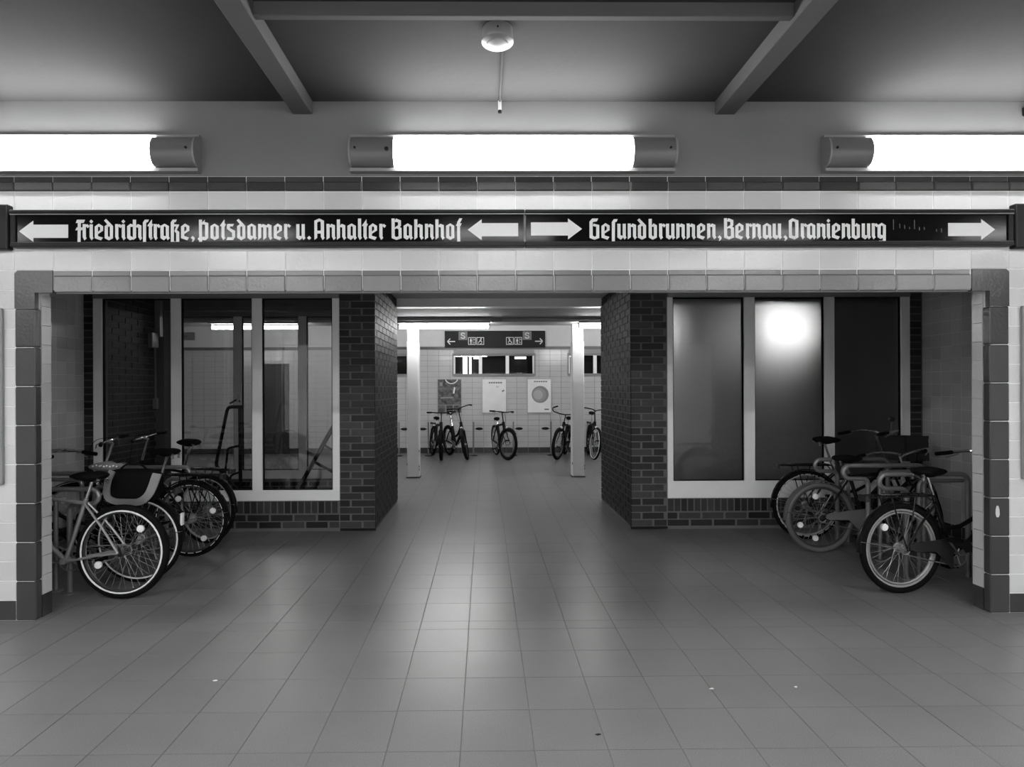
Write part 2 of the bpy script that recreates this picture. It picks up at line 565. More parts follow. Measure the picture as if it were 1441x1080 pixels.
def pavilion(side):
    W_ = WIN[side]
    left = side == 'L'
    xs, xc = (SIDE_L, CL) if left else (CR, SIDE_R)      # outer extents
    t = 0.24
    pier_in = (W_['x1'], CL) if left else (CR, W_['x0'])
    pier_out = (SIDE_L, W_['x0']) if left else (W_['x1'], SIDE_R)
    b = MB()
    for (ya, yb) in ((YB + 0.003, YB + t), (YB2 - t, YB2 - 0.004)):
        b.box(pier_in[0] + (0 if left else 0.008), pier_in[1] - (0.008 if left else 0), ya, yb, 0, 2.79)
        b.box(*pier_out, ya, yb, 0, 2.79)
        b.box(W_['x0'], W_['x1'], ya, yb, 0, W_['z0'])
        b.box(W_['x0'], W_['x1'], ya, yb, WZ1, 2.79)
    # corridor side and far side
    if left:
        b.box(CL - t, CL - 0.008, YB + t, YB2 - t, 0, 2.79); b.box(SIDE_L - t, SIDE_L - 0.008, YB + 0.01, YB2, 0, 2.79)
    else:
        b.box(CR + 0.008, CR + t, YB + t, YB2 - t, 0, 2.79); b.box(SIDE_R + 0.008, SIDE_R + t, YB + 0.01, YB2, 0, 2.79)
    word = 'left' if left else 'right'
    wl = struct(b.build('wall_brick_' + word, M['mortar']),
                'dark brick pavilion wall framing the ' + ('clear glass windows on the left' if left else 'frosted glass windows on the right'), 'wall')
    # front bricks one by one
    courses(wl, pier_in[0], pier_in[1], 0.035, 2.78, YB + 0.011)
    courses(wl, pier_out[0], pier_out[1], 0.035, 2.78, YB + 0.011)
    courses(wl, W_['x0'], W_['x1'], 0.035, 0.19, YB + 0.011)
    x = W_['x0'] + 0.004
    rl = brick_mesh(0.0615, round(W_['z0'] - 0.01 - 0.195, 3))
    while x < W_['x1'] - 0.05:
        link('brick', rl, wl, (x, YB + 0.011, 0.195)); x += 0.0735
    # corridor side, inner side and rear, too narrow in the picture to tell apart singly
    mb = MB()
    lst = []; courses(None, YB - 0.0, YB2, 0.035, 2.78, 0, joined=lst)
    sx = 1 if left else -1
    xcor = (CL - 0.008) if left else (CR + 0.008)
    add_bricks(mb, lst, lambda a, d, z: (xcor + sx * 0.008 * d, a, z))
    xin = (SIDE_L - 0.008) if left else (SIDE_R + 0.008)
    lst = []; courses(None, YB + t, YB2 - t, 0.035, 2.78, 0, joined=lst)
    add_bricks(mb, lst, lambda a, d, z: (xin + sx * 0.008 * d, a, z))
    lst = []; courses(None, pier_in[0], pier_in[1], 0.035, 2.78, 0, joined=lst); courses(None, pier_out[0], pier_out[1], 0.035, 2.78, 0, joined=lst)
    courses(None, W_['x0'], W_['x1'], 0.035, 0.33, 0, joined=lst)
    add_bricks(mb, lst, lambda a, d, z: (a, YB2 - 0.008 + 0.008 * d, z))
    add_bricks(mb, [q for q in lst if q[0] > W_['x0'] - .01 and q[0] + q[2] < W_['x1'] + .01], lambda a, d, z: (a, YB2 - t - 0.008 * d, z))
    o = mb.build('side_bricks', mat('clinker_brick_shaded_side', 0.010, 0.55, spec=0.2, noise=0.8, nscale=9, bump=0.4, bscale=80, bdist=0.003), wl)  # same brick, colour darkened for the shade on returns and inner faces
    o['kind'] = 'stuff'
    # plinth
    MB().box(pier_in[0], pier_in[1], YB + 0.002, YB + 0.03, 0, 0.03).build('toe_gap', M['black'], wl)  # black strip drawn for the shade of a toe recess
    return wl
pavilion('L'); pavilion('R')

def window(name, side, Y, facing, glass, label):
    W_ = WIN[side]
    d = 0.06
    y0, y1 = (Y - 0.012, Y + d) if facing < 0 else (Y - d, Y + 0.012)
    b = MB()
    b.cbox(W_['x0'], W_['x1'], y0, y1, W_['z0'], W_['g0'], 0.003)
    ed = [W_['x0']] + [v for s in W_['sash'] for v in s] + [W_['x1']]
    root = struct(b.build(name, M['frame_white']), label, 'window')
    for i in range(0, len(ed), 2):
        MB().cbox(ed[i], ed[i + 1], y0, y1, W_['g0'] - 0.001, WG1, 0.003).build('mullion', M['frame_white'], root)
    MB().cbox(W_['x0'], W_['x1'], y0 - 0.012, y1, WG1, WZ1, 0.004).build('head_rail', M['frame_grey'], root)
    ym = (y0 + y1) / 2
    for (a, c) in W_['sash']:
        gk = MB()
        for q in ((a, a + 0.012), (c - 0.012, c)): gk.box(q[0], q[1], ym - 0.014, ym + 0.014, W_['g0'], WG1)
        gk.box(a + 0.012, c - 0.012, ym - 0.014, ym + 0.014, W_['g0'], W_['g0'] + 0.01)
        gk.box(a + 0.012, c - 0.012, ym - 0.014, ym + 0.014, WG1 - 0.012, WG1)
        pb = MB()
        pb.box(a + 0.004, c - 0.004, ym - 0.004, ym + 0.004, W_['g0'] + 0.002, WG1 - 0.002)
        me = pb.mesh('pane', M['clear'])
        if glass == 'frosted':
            me.materials.append(M['frosted'])
            for p in me.polygons:
                if p.normal.y > 0.5: p.material_index = 1
        po = link('pane', me, root)
        gk.build('gasket', M['black_rubber'], po)
    return root
window('window_1', 'L', YB, -1, 'clear', 'pale framed three-pane window with clear glass left of the corridor')
window('window_2', 'R', YB, -1, 'frosted', 'pale framed three-pane window with frosted glass right of the corridor')
window('window_3', 'L', YB2, 1, 'clear', 'rear window seen through the clear glass on the left')
window('window_4', 'R', YB2, 1, 'clear', 'rear window hidden behind the frosted glass on the right')

# ---- rear hall ---------------------------------------------------
struct(MB().cbox(CL - 0.02, CR + 0.02, YB2 - 0.06, YB2 + 0.12, 2.665, 2.80, 0.005).build('trim_4', M['frame_white']), 'white lintel beam across the far end of the brick corridor', 'beam')
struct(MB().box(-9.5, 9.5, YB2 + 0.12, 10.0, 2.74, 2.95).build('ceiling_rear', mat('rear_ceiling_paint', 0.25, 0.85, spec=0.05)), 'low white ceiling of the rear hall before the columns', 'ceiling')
struct(MB().cbox(-9.5, 9.5, 10.0, 10.5, 2.67, 2.97, 0.01).build('trim_5', M['plaster_light']), 'long white beam resting on the two columns', 'beam')
struct(MB().box(-9.5, 9.5, 10.5, YW + 0.2, 3.2, 3.4).build('ceiling_back', M['plaster_light']), 'higher white ceiling in front of the poster wall', 'ceiling')
# rear wall with window openings
RW = [(-2.98, -1.83), (-0.749, 1.2), (2.025, 3.97)]
b = MB()
b.box(-9.5, 9.5, YW, YW + 0.2, 0, 1.872)
b.box(-9.5, 9.5, YW, YW + 0.2, 2.374, 3.3)
xs_ = [-9.5] + [v for s in RW for v in s] + [9.5]
for i in range(0, len(xs_), 2): b.box(xs_[i], xs_[i + 1], YW, YW + 0.2, 1.872, 2.374)
wb = struct(b.build('wall_back', mat('rear_grout', 0.30, 0.9)), 'pale tiled rear wall with posters and a row of high windows', 'wall')
tb = MB()
zt = 0.13
row = 0
while zt < 2.49:
    z1 = min(zt + 0.131, 2.49)
    x = -8.6
    while x < 4.2:
        x1 = x + 0.268
        if not any(x1 > a + 0.0 and x < c and z1 > 1.872 and zt < 2.374 for a, c in RW):
            tb.box(x, x1 - 0.010, YW - 0.008, YW, zt, z1 - 0.009)
        else:
            for a, c in RW:
                if x < a < x1: tb.box(x, a, YW - 0.008, YW, zt, z1 - 0.009)
                if x < c < x1: tb.box(c, x1 - 0.007, YW - 0.008, YW, zt, z1 - 0.009)
        x = x1
    zt = z1
o = tb.build('wall_tiles', M['back_tile'], wb); o['kind'] = 'stuff'
sk = MB(); x = -8.6
while x < 4.2: sk.box(x, x + 0.262, YW - 0.012, YW, 0, 0.127); x += 0.268
o = sk.build('skirting_tiles', M['dark_tile'], wb); o['kind'] = 'stuff'
MB().box(-9.5, 9.5, YW - 0.014, YW, 2.492, 2.56).build('tile_band', mat('band_tile', 0.09, 0.3), wb)
MB().box(-9.5, 9.5, YW - 0.003, YW, 2.562, 3.2).build('plaster_strip', M['plaster_light'], wb)
wn = 5
for idx, (a, c) in enumerate(RW):
    r_ = struct(MB().box(a, c, YW + 0.02, YW + 0.07, 1.872, 1.905).build('window_%d' % (wn + idx), M['frame_grey']),
                ('small high window mostly hidden by the left column', 'high three-pane ribbon window above the posters', 'high window mostly hidden by the right column')[idx], 'window')
    MB().box(a, c, YW + 0.02, YW + 0.07, 2.34, 2.374).build('head_rail', M['frame_grey'], r_)
    fr = MB()
    fr.box(a - 0.03, c + 0.03, YW - 0.02, YW, 2.372, 2.398); fr.box(a - 0.03, c + 0.03, YW - 0.02, YW, 1.85, 1.876)
    fr.box(a - 0.03, a + 0.004, YW - 0.02, YW, 1.876, 2.372); fr.box(c - 0.004, c + 0.03, YW - 0.02, YW, 1.876, 2.372)
    fr.build('surround', M['frame_grey'], r_)
    n = 3
    pw = (c - a) / n
    for k in range(n + 1):
        xm = a + k * pw
        x0 = max(xm - 0.04, a); x1 = min(xm + 0.04, c)
        MB().box(x0, x1, YW + 0.015, YW + 0.07, 1.905, 2.34).build('mullion', M['frame_white'], r_)
    for k in range(n):
        MB().box(a + k * pw + 0.03, a + (k + 1) * pw - 0.03, YW + 0.04, YW + 0.046, 1.905, 2.34).build('pane', M['clear'], r_)
b = MB()
b.box(-4, 5, YW + 1.6, YW + 1.7, 1.0, 3.3); b.box(-4, 5, YW + 0.2, YW + 1.7, 0.9, 1.0); b.box(-4, 5, YW + 0.2, YW + 1.7, 3.3, 3.4)
b.box(-4.1, -4, YW + 0.2, YW + 1.7, 0.9, 3.4); b.box(5, 5.1, YW + 0.2, YW + 1.7, 0.9, 3.4)
struct(b.build('wall_beyond', M['window_dark']), 'dark room beyond the high rear windows', 'wall')

# ================================================================== OBJECTS
# ---- wall lamps over the portal ---------------------------------
def wall_lamp(xc, Y, face, label, group=None):
    """long wall luminaire: tray, lit curved cover, two dull end covers; face -1 looks to -y"""
    L = 2.185
    z0, z1 = 3.008, 3.258
    root = thing('wall_lamp', label, 'lamp', (xc, Y, 0), (0, 0, 0 if face < 0 else PI), group)
    tr = MB().box(-L / 2, L / 2, -0.03, 0.004, z0, z1)
    tr.box(-L / 2, L / 2, -0.052, -0.03, z0, z0 + 0.022)
    tr.box(-L / 2, L / 2, -0.036, -0.03, z1 - 0.014, z1)
    tr.build('housing', M['lamp_house'], root)
    def arc(e=0.0, n=12):
        pts = []
        for i in range(n + 1):
            t = i / n
            z = z0 + 0.024 + (z1 - z0 - 0.042) * t
            pts.append((-0.034 - 0.075 * math.sin(PI * t) ** 0.42 - e, z))
        return [(-0.03, z0 + 0.024)] + pts + [(-0.03, z1 - 0.018)]
    xa, xb = -L / 2 + 0.30, L / 2 - 0.295
    MB().prism_x(arc(), xa, xb).build('lit_cover', M['lamp_lit' if face < 0 else 'lamp_lit_dim'], root, True)
    for (p, q) in ((-L / 2 + 0.012, xa - 0.004), (xb + 0.004, L / 2 - 0.012)):
        e = MB().prism_x(arc(), p, q).build('end_cover', M['lamp_end'], root, True)
    for (p, q) in ((-L / 2, -L / 2 + 0.012), (L / 2 - 0.012, L / 2)):
        MB().prism_x(arc(0.006), p, q).build('end_plate', M['lamp_house'], root)
    for x in (-L / 2 + 0.045, L / 2 - 0.05):
        MB().lathe((x, -0.108, (z0 + z1) / 2 + 0.01), [(0.008, 0), (0.008, 0.008)], (0, -1, 0), 8).build('screw', M['black'], root)
    if abs(xc - 0.197) < 0.1:
        MB().lathe((xa - 0.045, -0.108, (z0 + z1) / 2), [(0.014, 0), (0.014, 0.01), (0.006, 0.012)], (0, -1, 0), 12).build('lock', M['black'], root)
    return root
LY = YF + 0.004
wall_lamp(0.197, LY, -1, 'long lit wall lamp centred above the sign and portal')
wall_lamp(-3.000, LY, -1, 'long lit wall lamp cut off at the left picture edge')
wall_lamp(3.396, LY, -1, 'long lit wall lamp cut off at the right picture edge')
for xc, wd in ((-6.2, 'left'), (6.59, 'right')): wall_lamp(xc, LY, -1, 'long wall lamp further %s along the hall, outside the picture' % wd)
for xc, wd in ((-6.2, 'leftmost'), (-3.0, 'second from left'), (0.197, 'middle'), (3.396, 'second from right'), (6.59, 'rightmost')):
    wall_lamp(xc, -1.24, 1, 'long wall lamp on the wall behind the viewer, %s of five' % wd)

# ---- ceiling lamps of the front hall, above and behind the picture ----
for xc, wd in ((-6.05, 'far left'), (-2.9, 'left'), (0.15, 'middle'), (3.35, 'right'), (6.4, 'far right')):
    t = thing('ceiling_lamp', 'long ceiling lamp above the viewer, %s one of the row' % wd, 'lamp', (xc, 0.85, 3.5))
    hs = MB().box(-0.66, 0.66, -0.12, 0.12, -0.075, 0.0)
    for q in ((-0.12, -0.105), (0.105, 0.12)): hs.box(-0.66, 0.66, q[0], q[1], -0.105, -0.075)
    for q in ((-0.66, -0.645), (0.645, 0.66)): hs.box(q[0], q[1], -0.105, 0.105, -0.105, -0.075)
    hs.build('housing', M['lamp_house'], t)
    MB().cbox(-0.64, 0.64, -0.10, 0.10, -0.098, -0.076, 0.006).build('lit_cover', M['ceil_lit'], t)

# ---- smoke detector and its conduit ------------------------------
sd = thing('smoke_detector', 'round white smoke detector on the ceiling between the beams', 'smoke detector', (0.077, 3.2, 3.5))
MB().lathe((0, 0, 0), [(0.082, 0), (0.084, -0.055), (0.082, -0.06)], n=28).build('body', M['lamp_house'], sd, True)
MB().lathe((0, 0, -0.06), [(0.087, 0), (0.087, -0.012), (0.072, -0.022)], n=28).build('rim', M['lamp_house'], sd, True)
MB().lathe((0, 0, -0.08), [(0.062, 0), (0.058, -0.008), (0.03, -0.016), (0.004, -0.018)], n=28).build('dome', M['grey_plastic'], sd, True)
MB().lathe((0.0, -0.083, -0.035), [(0.005, 0), (0.005, 0.004)], (0, -1, 0), 8).build('indicator', M['black'], sd)
cd = thing('ceiling_conduit', 'thin conduit from the smoke detector to the portal wall', 'conduit', (0.11, 3.27, 3.49))
MB().tube([(0, 0, 0), (0, 0.72, 0)], 0.008).build('pipe', M['ceil'], cd)
MB().tube([(0, 0.715, 0.005), (0, 0.715, -0.06)], 0.012).build('drop', M['column'], cd)
MB().lathe((0, 0.715, -0.06), [(0.013, 0), (0.013, -0.015)], n=8).build('end_cap', M['black'], cd)
for nm, X, lab in (('security_camera', -3.30, 'small black camera on the upper wall at the left picture edge'), ('security_camera', 3.715, 'small black camera on the upper wall at the right picture edge')):
    t = thing(nm, lab, 'camera', (X, YF + 0.005, 3.43))
    MB().cbox(-0.03, 0.03, -0.03, 0.0, -0.03, 0.03, 0.006).build('bracket', M['black'], t)
    MB().lathe((0, -0.05, -0.01), [(0.01, 0), (0.036, 0.008), (0.036, 0.12), (0.028, 0.125)], (0, -0.9, -0.4), 12).build('body', M['black'], t, True)
    MB().tube([(0, -0.02, 0), (0, -0.06, -0.015)], 0.012).build('arm', M['black'], t)

# ---- big enamel sign --------------------------------------------
W_ = 36
def foot(x): return [(x, 28), (x + 20, -9), (x + 44, 15), (x + 35, 30)]
def st(x, y0, y1, w=35): return [(x, y0), (x + w, y0), (x + w, y1), (x, y1)]
def nsh(x): return [(x, 138), (x, 152), (x + 20, 173), (x + 59, 157), (x + 59, 26), (x + 25, 26), (x + 25, 131)]
def obot(wd=92): return [(0, 30), (0, 15), (wd / 2, -10), (wd, 14), (wd, 30), (wd - 34, 36), (wd / 2 + 2, 24), (35, 40)]
def otop(wd=92, t=150): return [(0, t), (0, t - 12), (35, t - 14), (wd / 2 - 2, t + 2), (wd - 34, t - 14), (wd, t - 12), (wd, t), (wd / 2, t + 27)]
GL = {
 'r': [st(0, 26, 172), foot(0), [(33, 146), (35, 158), (50, 173), (76, 152), (58, 128), (42, 142)]],
 'i': [st(0, 26, 170), foot(0), [(18, 180), (39, 202), (18, 224), (-3, 202)]],
 'e': [st(0, 28, 146), [(0, 145), (35, 138), (44, 146), (60, 136), (92, 150), (45, 178)], [(60, 136), (92, 150), (92, 96), (60, 100)],
       [(92, 98), (60, 106), (33, 82), (33, 60)], [(0, 30), (0, 14), (68, -10), (90, 22), (35, 38)]],
 'd': [st(0, 28, 150), [(0, 148), (35, 138), (52, 152), (40, 178)], [(-6, 212), (16, 230), (92, 152), (92, 120), (58, 138)], st(58, 28, 140, 34), obot()],
 'c': [st(0, 28, 148), [(0, 148), (33, 142), (64, 142), (64, 168), (36, 176)], [(0, 30), (0, 16), (30, -9), (66, 4), (62, 26), (35, 40)]],
 'h': [[(0, -6), (35, 18), (35, 222), (0, 222)], nsh(35), foot(60)],
 'S': [[(0, -52), (33, -38), (36, 192), (0, 192)], [(0, 190), (36, 190), (54, 194), (66, 222), (22, 222)]],
 't': [st(10, 26, 176), [(10, 175), (45, 175), (45, 222), (40, 220)], [(-6, 148), (4, 172), (60, 174), (50, 146)], foot(10)],
 'a': [st(0, 28, 146), otop(94), st(60, 26, 142, 34), foot(60), [(0, 30), (0, 15), (38, -9), (62, 14), (60, 36), (35, 42)]],
 'z': [[(0, -52), (33, -38), (36, 192), (0, 192)], [(0, 190), (36, 190), (54, 194), (66, 222), (22, 222)], [(34, 144), (40, 170), (92, 166), (88, 150)],
       [(62, 152), (92, 162), (66, 106), (42, 94)], [(40, 94), (60, 112), (94, 84), (94, 66), (60, 68)], st(60, -28, 74, 34), [(34, -20), (30, -40), (66, -58), (94, -34), (94, -24), (60, -26)]],
 ',': [[(0, 18), (22, 40), (45, 18), (45, 0), (14, -40), (8, -34), (22, -2)]],
 '.': [[(22, -8), (45, 15), (22, 38), (-1, 15)]],
 'P': [[(14, -55), (48, -40), (48, 222), (14, 222)], [(48, 170), (48, 188), (66, 206), (80, 222), (74, 196), (118, 184), (118, 160), (82, 164)], st(82, 20, 170, 36), [(0, 6), (16, 28), (84, 28), (118, 32), (118, 15), (88, -10), (8, -6)]],
 'o': [st(0, 28, 146), otop(), st(58, 28, 142, 34), obot()],
 's': [st(0, 116, 162), [(0, 145), (0, 163), (10, 173), (80, 173), (66, 145)], [(0, 118), (35, 126), (92, 96), (92, 78), (58, 74)], st(58, 22, 84, 34), [(-6, -8), (8, 25), (58, 25), (92, 28), (70, -8)]],
 'm': [[(0, -6), (35, 18), (35, 172), (0, 172)], [(35, 138), (35, 152), (53, 173), (93, 157), (93, 18), (58, -6), (58, 131)], [(93, 138), (93, 152), (111, 173), (150, 157), (150, 26), (116, 26), (116, 131)], foot(116)],
 'u': [st(0, 28, 170), [(0, 30), (0, 16), (38, -9), (62, 10), (60, 34), (35, 40)], st(60, 26, 170), foot(60)],
 'A': [[(0, -6), (32, 16), (32, 200), (0, 208)], [(0, 208), (0, 196), (32, 190), (58, 202), (72, 192), (108, 196), (108, 208), (55, 234)], st(72, 26, 200, 36), foot(72), [(30, 64), (74, 64), (74, 96), (30, 96)]],
 'n': [[(0, -6), (35, 18), (35, 172), (0, 172)], nsh(35), foot(60)],
 'l': [st(0, 26, 232), foot(0)],
 'B': [st(0, 12, 232), [(35, 196), (35, 206), (50, 232), (105, 210), (105, 198), (72, 190)], st(72, 150, 200, 33), [(34, 112), (34, 130), (72, 156), (105, 152), (92, 134), (112, 126), (112, 112), (76, 110), (60, 122)], st(78, 20, 116, 34), [(0, 30), (0, 12), (55, -10), (112, 12), (112, 26), (78, 32), (52, 22), (35, 36)]],
 'f': [[(14, -46), (48, -30), (48, 190), (14, 190)], [(14, 188), (48, 188), (58, 202), (74, 234), (40, 234)], [(0, 150), (12, 174), (66, 178), (52, 146)]],
 'F': [[(0, 186), (14, 222), (102, 222), (86, 186)], [(18, -56), (50, -40), (55, 188), (22, 188)], [(-6, 104), (10, 136), (82, 136), (66, 104)]],
 'G': [st(0, 14, 196, 36), [(0, 194), (36, 190), (84, 198), (98, 230), (30, 230)], [(36, 146), (46, 172), (110, 156), (110, 140), (74, 138)], st(76, 14, 146, 34), [(0, 30), (0, 12), (55, -10), (110, 10), (110, 26), (76, 32), (56, 24), (36, 38)]],
 'b': [st(0, 15, 225), [(35, 138), (35, 152), (55, 174), (92, 152), (92, 138), (60, 136)], st(58, 18, 146, 34), obot()],
 'O': [st(0, 14, 202), [(0, 206), (0, 194), (35, 186), (50, 198), (72, 186), (108, 192), (108, 206), (40, 230)], st(72, 14, 200, 36), [(0, 30), (0, 14), (66, -10), (108, 14), (108, 28), (72, 36), (58, 26), (35, 36)]],
 'g': [st(0, 28, 146), otop(94), st(60, -22, 142, 34), [(4, -52), (18, -24), (60, -24), (94, -20), (80, -52)], [(0, 30), (0, 15), (36, -6), (62, 12), (60, 36), (35, 42)]],
}
# letters and the photograph-measured pitch, in millimetres along the sign from its left end
LEFT = [('F', 111.8), ('r', 121.2), ('i', 130.9), ('e', 138), ('d', 151.8), ('r', 166.4), ('i', 175.5), ('c', 183), ('h', 191), ('S', 205), ('t', 211.9), ('r', 220), ('a', 229.3), ('z', 243.7), ('e', 258), (',', 271.4),
        ('P', 281.2), ('o', 299), ('t', 313), ('s', 321.8), ('d', 336.2), ('a', 350.5), ('m', 365.4), ('e', 387.2), ('r', 401.8), ('u', 418.7), ('.', 434),
        ('A', 444), ('n', 461), ('h', 475.5), ('a', 490.3), ('l', 505.1), ('t', 511.5), ('e', 520.2), ('r', 535), ('B', 552.2), ('a', 569), ('h', 584), ('n', 599), ('h', 613.7), ('o', 628.7), ('f', 642.4)]
RIGHT = [('G', 830.6), ('e', 847.5), ('S', 862.2), ('u', 870), ('n', 884.6), ('d', 899), ('b', 914.3), ('r', 929), ('u', 938.7), ('n', 953.4), ('n', 968), ('e', 982.7), ('n', 997), (',', 1011.8),
         ('B', 1021), ('e', 1037), ('r', 1052), ('n', 1061.2), ('a', 1076), ('u', 1090), (',', 1105), ('O', 1113), ('r', 1130), ('a', 1138.7), ('n', 1153), ('i', 1167), ('e', 1174.3), ('n', 1188.4), ('b', 1202.4), ('u', 1216.8), ('r', 1231), ('g', 1239.3)]
YS = YF - 0.045               # face of the enamel plates
SC = YS / F_PX
def sx_(u): return (u - 682) * SC
SZ0, SZ1 = 2.502, 2.746
BASE = CAM_H + (547 - 336.6) * SC
def sign_root(label, x0, x1, name='station_sign'):
    root = thing(name, label, 'sign', ((x0 + x1) / 2, YF, SZ0))
    root['_o'] = 0
    del root['_o']
    return root
def local(root, o):
    o.location = -Vector(root.location); return o
xa, xm, xb = XL0 + 0.012, sx_(739.5), XR0 - 0.012
def plate(label, x0, x1, arrows, letters, maker):
    root = sign_root(label, x0, x1)
    P_ = lambda mb, nm, m, s=False: local(root, mb.build(nm, m, root, s))
    P_(MB().box(x0 + 0.006, x1 - 0.006, YS, YF - 0.001, SZ0 + 0.03, SZ1 - 0.022), 'plate', M['black_enamel'])
    fr = MB()
    fr.cbox(x0, x1, YS - 0.022, YF - 0.001, SZ1 - 0.024, SZ1, 0.004)
    P_(fr, 'top_rail', M['black'])
    P_(MB().cbox(x0, x1, YS - 0.016, YF - 0.001, SZ0, SZ0 + 0.032, 0.004), 'bottom_rail', M['black'])
    P_(MB().tube([(x0, YS - 0.012, SZ1 - 0.028), (x1, YS - 0.012, SZ1 - 0.028)], 0.0045, 6), 'edge_strip', M['steel'])
    if x0 < 0 and x0 < -1: P_(MB().cbox(x0, x0 + 0.035, YS - 0.012, YF - 0.001, SZ0 + 0.032, SZ1 - 0.024, 0.004), 'end_rail', M['black'])
    if x1 > 2: P_(MB().cbox(x1 - 0.035, x1, YS - 0.012, YF - 0.001, SZ0 + 0.032, SZ1 - 0.024, 0.004), 'end_rail', M['black'])
    for (u0, u1, d, vc) in arrows:      # d = -1 points left
        a, c = sx_(u0), sx_(u1)
        zc = CAM_H + (547 - vc) * SC
        hw, bw, hl = 0.070, 0.044, 0.094
        if d < 0: pts = [(a, zc), (a + hl, zc + hw), (a + hl, zc + bw), (c, zc + bw), (c, zc - bw), (a + hl, zc - bw), (a + hl, zc - hw)]
        else: pts = [(c, zc), (c - hl, zc - hw), (c - hl, zc - bw), (a, zc - bw), (a, zc + bw), (c - hl, zc + bw), (c - hl, zc + hw)]
        P_(MB().prism_y(pts, YS - 0.002, YS), 'arrow', M['letter'])
    un = SC / 8.005
    for ch, u in letters:
        mb = MB()
        for k, poly in enumerate(GL[ch]):
            pts = [(sx_(u) + p[0] * un, BASE + p[1] * un) for p in poly]
            mb.prism_y(pts, YS - 0.0020 - 0.00004 * k, YS)
        P_(mb, 'letter', M['letter'])
    for (u0, u1, v_) in maker:          # illegible maker's line
        mb = MB(); u = u0
        rnd = random.Random(int(u0))
        while u < u1:
            l = rnd.uniform(1.2, 3.2)
            zc = CAM_H + (547 - v_) * SC
            mb.box(sx_(u), sx_(min(u + l, u1)), YS - 0.001, YS, zc - 0.0026, zc + 0.0026); u += l + 0.7
        P_(mb, 'maker_mark', M['white_print'])
    return root, P_
plate('long black enamel sign reading Friedrichſtraße, Potsdamer u. Anhalter Bahnhof with left arrows', xa, xm - 0.002,
      [(33, 101, -1, 325), (659, 730, -1, 323.5)], LEFT, [(30, 41, 344.5), (690, 731, 343)])
root, P_ = plate('long black enamel sign reading Geſundbrunnen, Bernau, Oranienburg with right arrows', xm + 0.002, xb,
      [(748, 820, 1, 322.5), (1340, 1407, 1, 324)], RIGHT, [(745, 757, 343.5), (1371, 1410, 343.5)])
for (u, v0, v1) in ((1262, 309, 324), (1271, 315, 322), (1278, 317, 323), (1285, 320, 323), (1292, 310, 323), (1299, 320, 325), (1306, 320, 324), (1323.5, 323, 327), (1330.5, 322, 328)):
    P_(MB().prism_y([(sx_(u - .4), CAM_H + (547 - v0) * SC), (sx_(u + .5), CAM_H + (547 - v0 - 1) * SC), (sx_(u + .6), CAM_H + (547 - v1) * SC), (sx_(u - .3), CAM_H + (547 - v1) * SC)], YS - 0.0006, YS), 'scratch', M['mid_print'])

for nm, x0, x1, lab in (('black_box_sign', -4.05, XL0 - 0.006, 'black box sign at the left end of the long station sign'),
                        ('black_box_sign', XR0 + 0.002, 4.45, 'black box sign at the right end of the long station sign')):
    t = thing(nm, lab, 'sign', ((x0 + x1) / 2, YF, 2.49))
    local(t, MB().cbox(x0, x1, YF - 0.055, YF - 0.001, 2.487, 2.787, 0.006).build('body', M['black'], t))
    xs = x1 - 0.004 if x0 < 0 else x0 + 0.004
    local(t, MB().tube([(xs, YF - 0.057, 2.493), (xs, YF - 0.057, 2.781)], 0.003, 6).build('edge_strip', M['dark_plastic'], t))
for x0, x1, lab in ((-3.95, XL0 - 0.07, 'grey notice board on the tiled pier at the left edge'), (XR0 + 0.075, 4.35, 'grey notice board on the tiled pier at the right edge')):
    t = thing('notice_board', lab, 'board', ((x0 + x1) / 2, YF, 0.92))
    local(t, MB().cbox(x0, x1, YF - 0.03, YF - 0.001, 0.92, 2.10, 0.006).build('frame', M['grey_plastic'], t))
    local(t, MB().box(x0 + 0.05, x1 - 0.05, YF - 0.031, YF - 0.028, 0.97, 2.05).build('panel', M['paper'], t))
    local(t, MB().lathe(((x1 - 0.015) if x0 < 0 else (x0 + 0.015), YF - 0.03, 2.03), [(0.008, 0), (0.008, 0.006)], (0, -1, 0), 8).build('lock', M['black'], t))
t = thing('chipped_patch', 'pale chipped spot on the right dark jamb tile', 'chip', (3.50, YF - 0.0065, 0.70))
MB().prism_y([(-0.008, -0.042), (0.006, -0.044), (0.014, -0.025), (0.012, 0.01), (0.005, 0.034), (-0.006, 0.036), (-0.013, 0.01), (-0.014, -0.02)], -0.001, 0.001).build('chip', M['white_tile'], t)

# ---- rear hall: columns, lamps, sign, posters --------------------
for X, lab in ((-1.247, 'white column standing left in the rear hall'), (1.630, 'white column standing right in the rear hall')):
    t = thing('column', lab, 'column', (X, 10.36, 0))
    MB().cbox(-0.105, 0.105, -0.105, 0.105, 0.008, 2.37, 0.012).build('casing', M['column'], t)
    up = MB()
    up.box(-0.075, 0.075, -0.008, 0.008, 2.37, 2.69); up.box(-0.095, -0.075, -0.08, 0.08, 2.37, 2.69); up.box(0.075, 0.095, -0.08, 0.08, 2.37, 2.69)
    up.box(-0.07, 0.07, -0.07, 0.07, 2.37, 2.69)
    up.build('upper_post', M['column'], t)
    MB().box(-0.12, 0.12, -0.12, 0.12, 0, 0.008).build('base_plate', M['black'], t)
    for (zz, xx) in ((0.13, 0.106), (0.18, 0.106), (0.45, 0.106), (0.22, -0.106)):
        MB().cbox(xx - 0.004, xx + 0.004, -0.11, -0.08, zz, zz + 0.035, 0.001).build('scuff', M['black'], t)
tk = thing('lamp_trunking', 'thin white lamp trunking under the rear beam', 'trunking', (0, 9.93, 2.67))
MB().box(-9, 9, -0.03, 0.03, 0.025, 0.062).build('rail', M['lamp_house'], tk)
MB().box(-9, 9, -0.04, -0.03, 0.0, 0.018).build('lower_rail', M['lamp_house'], tk)
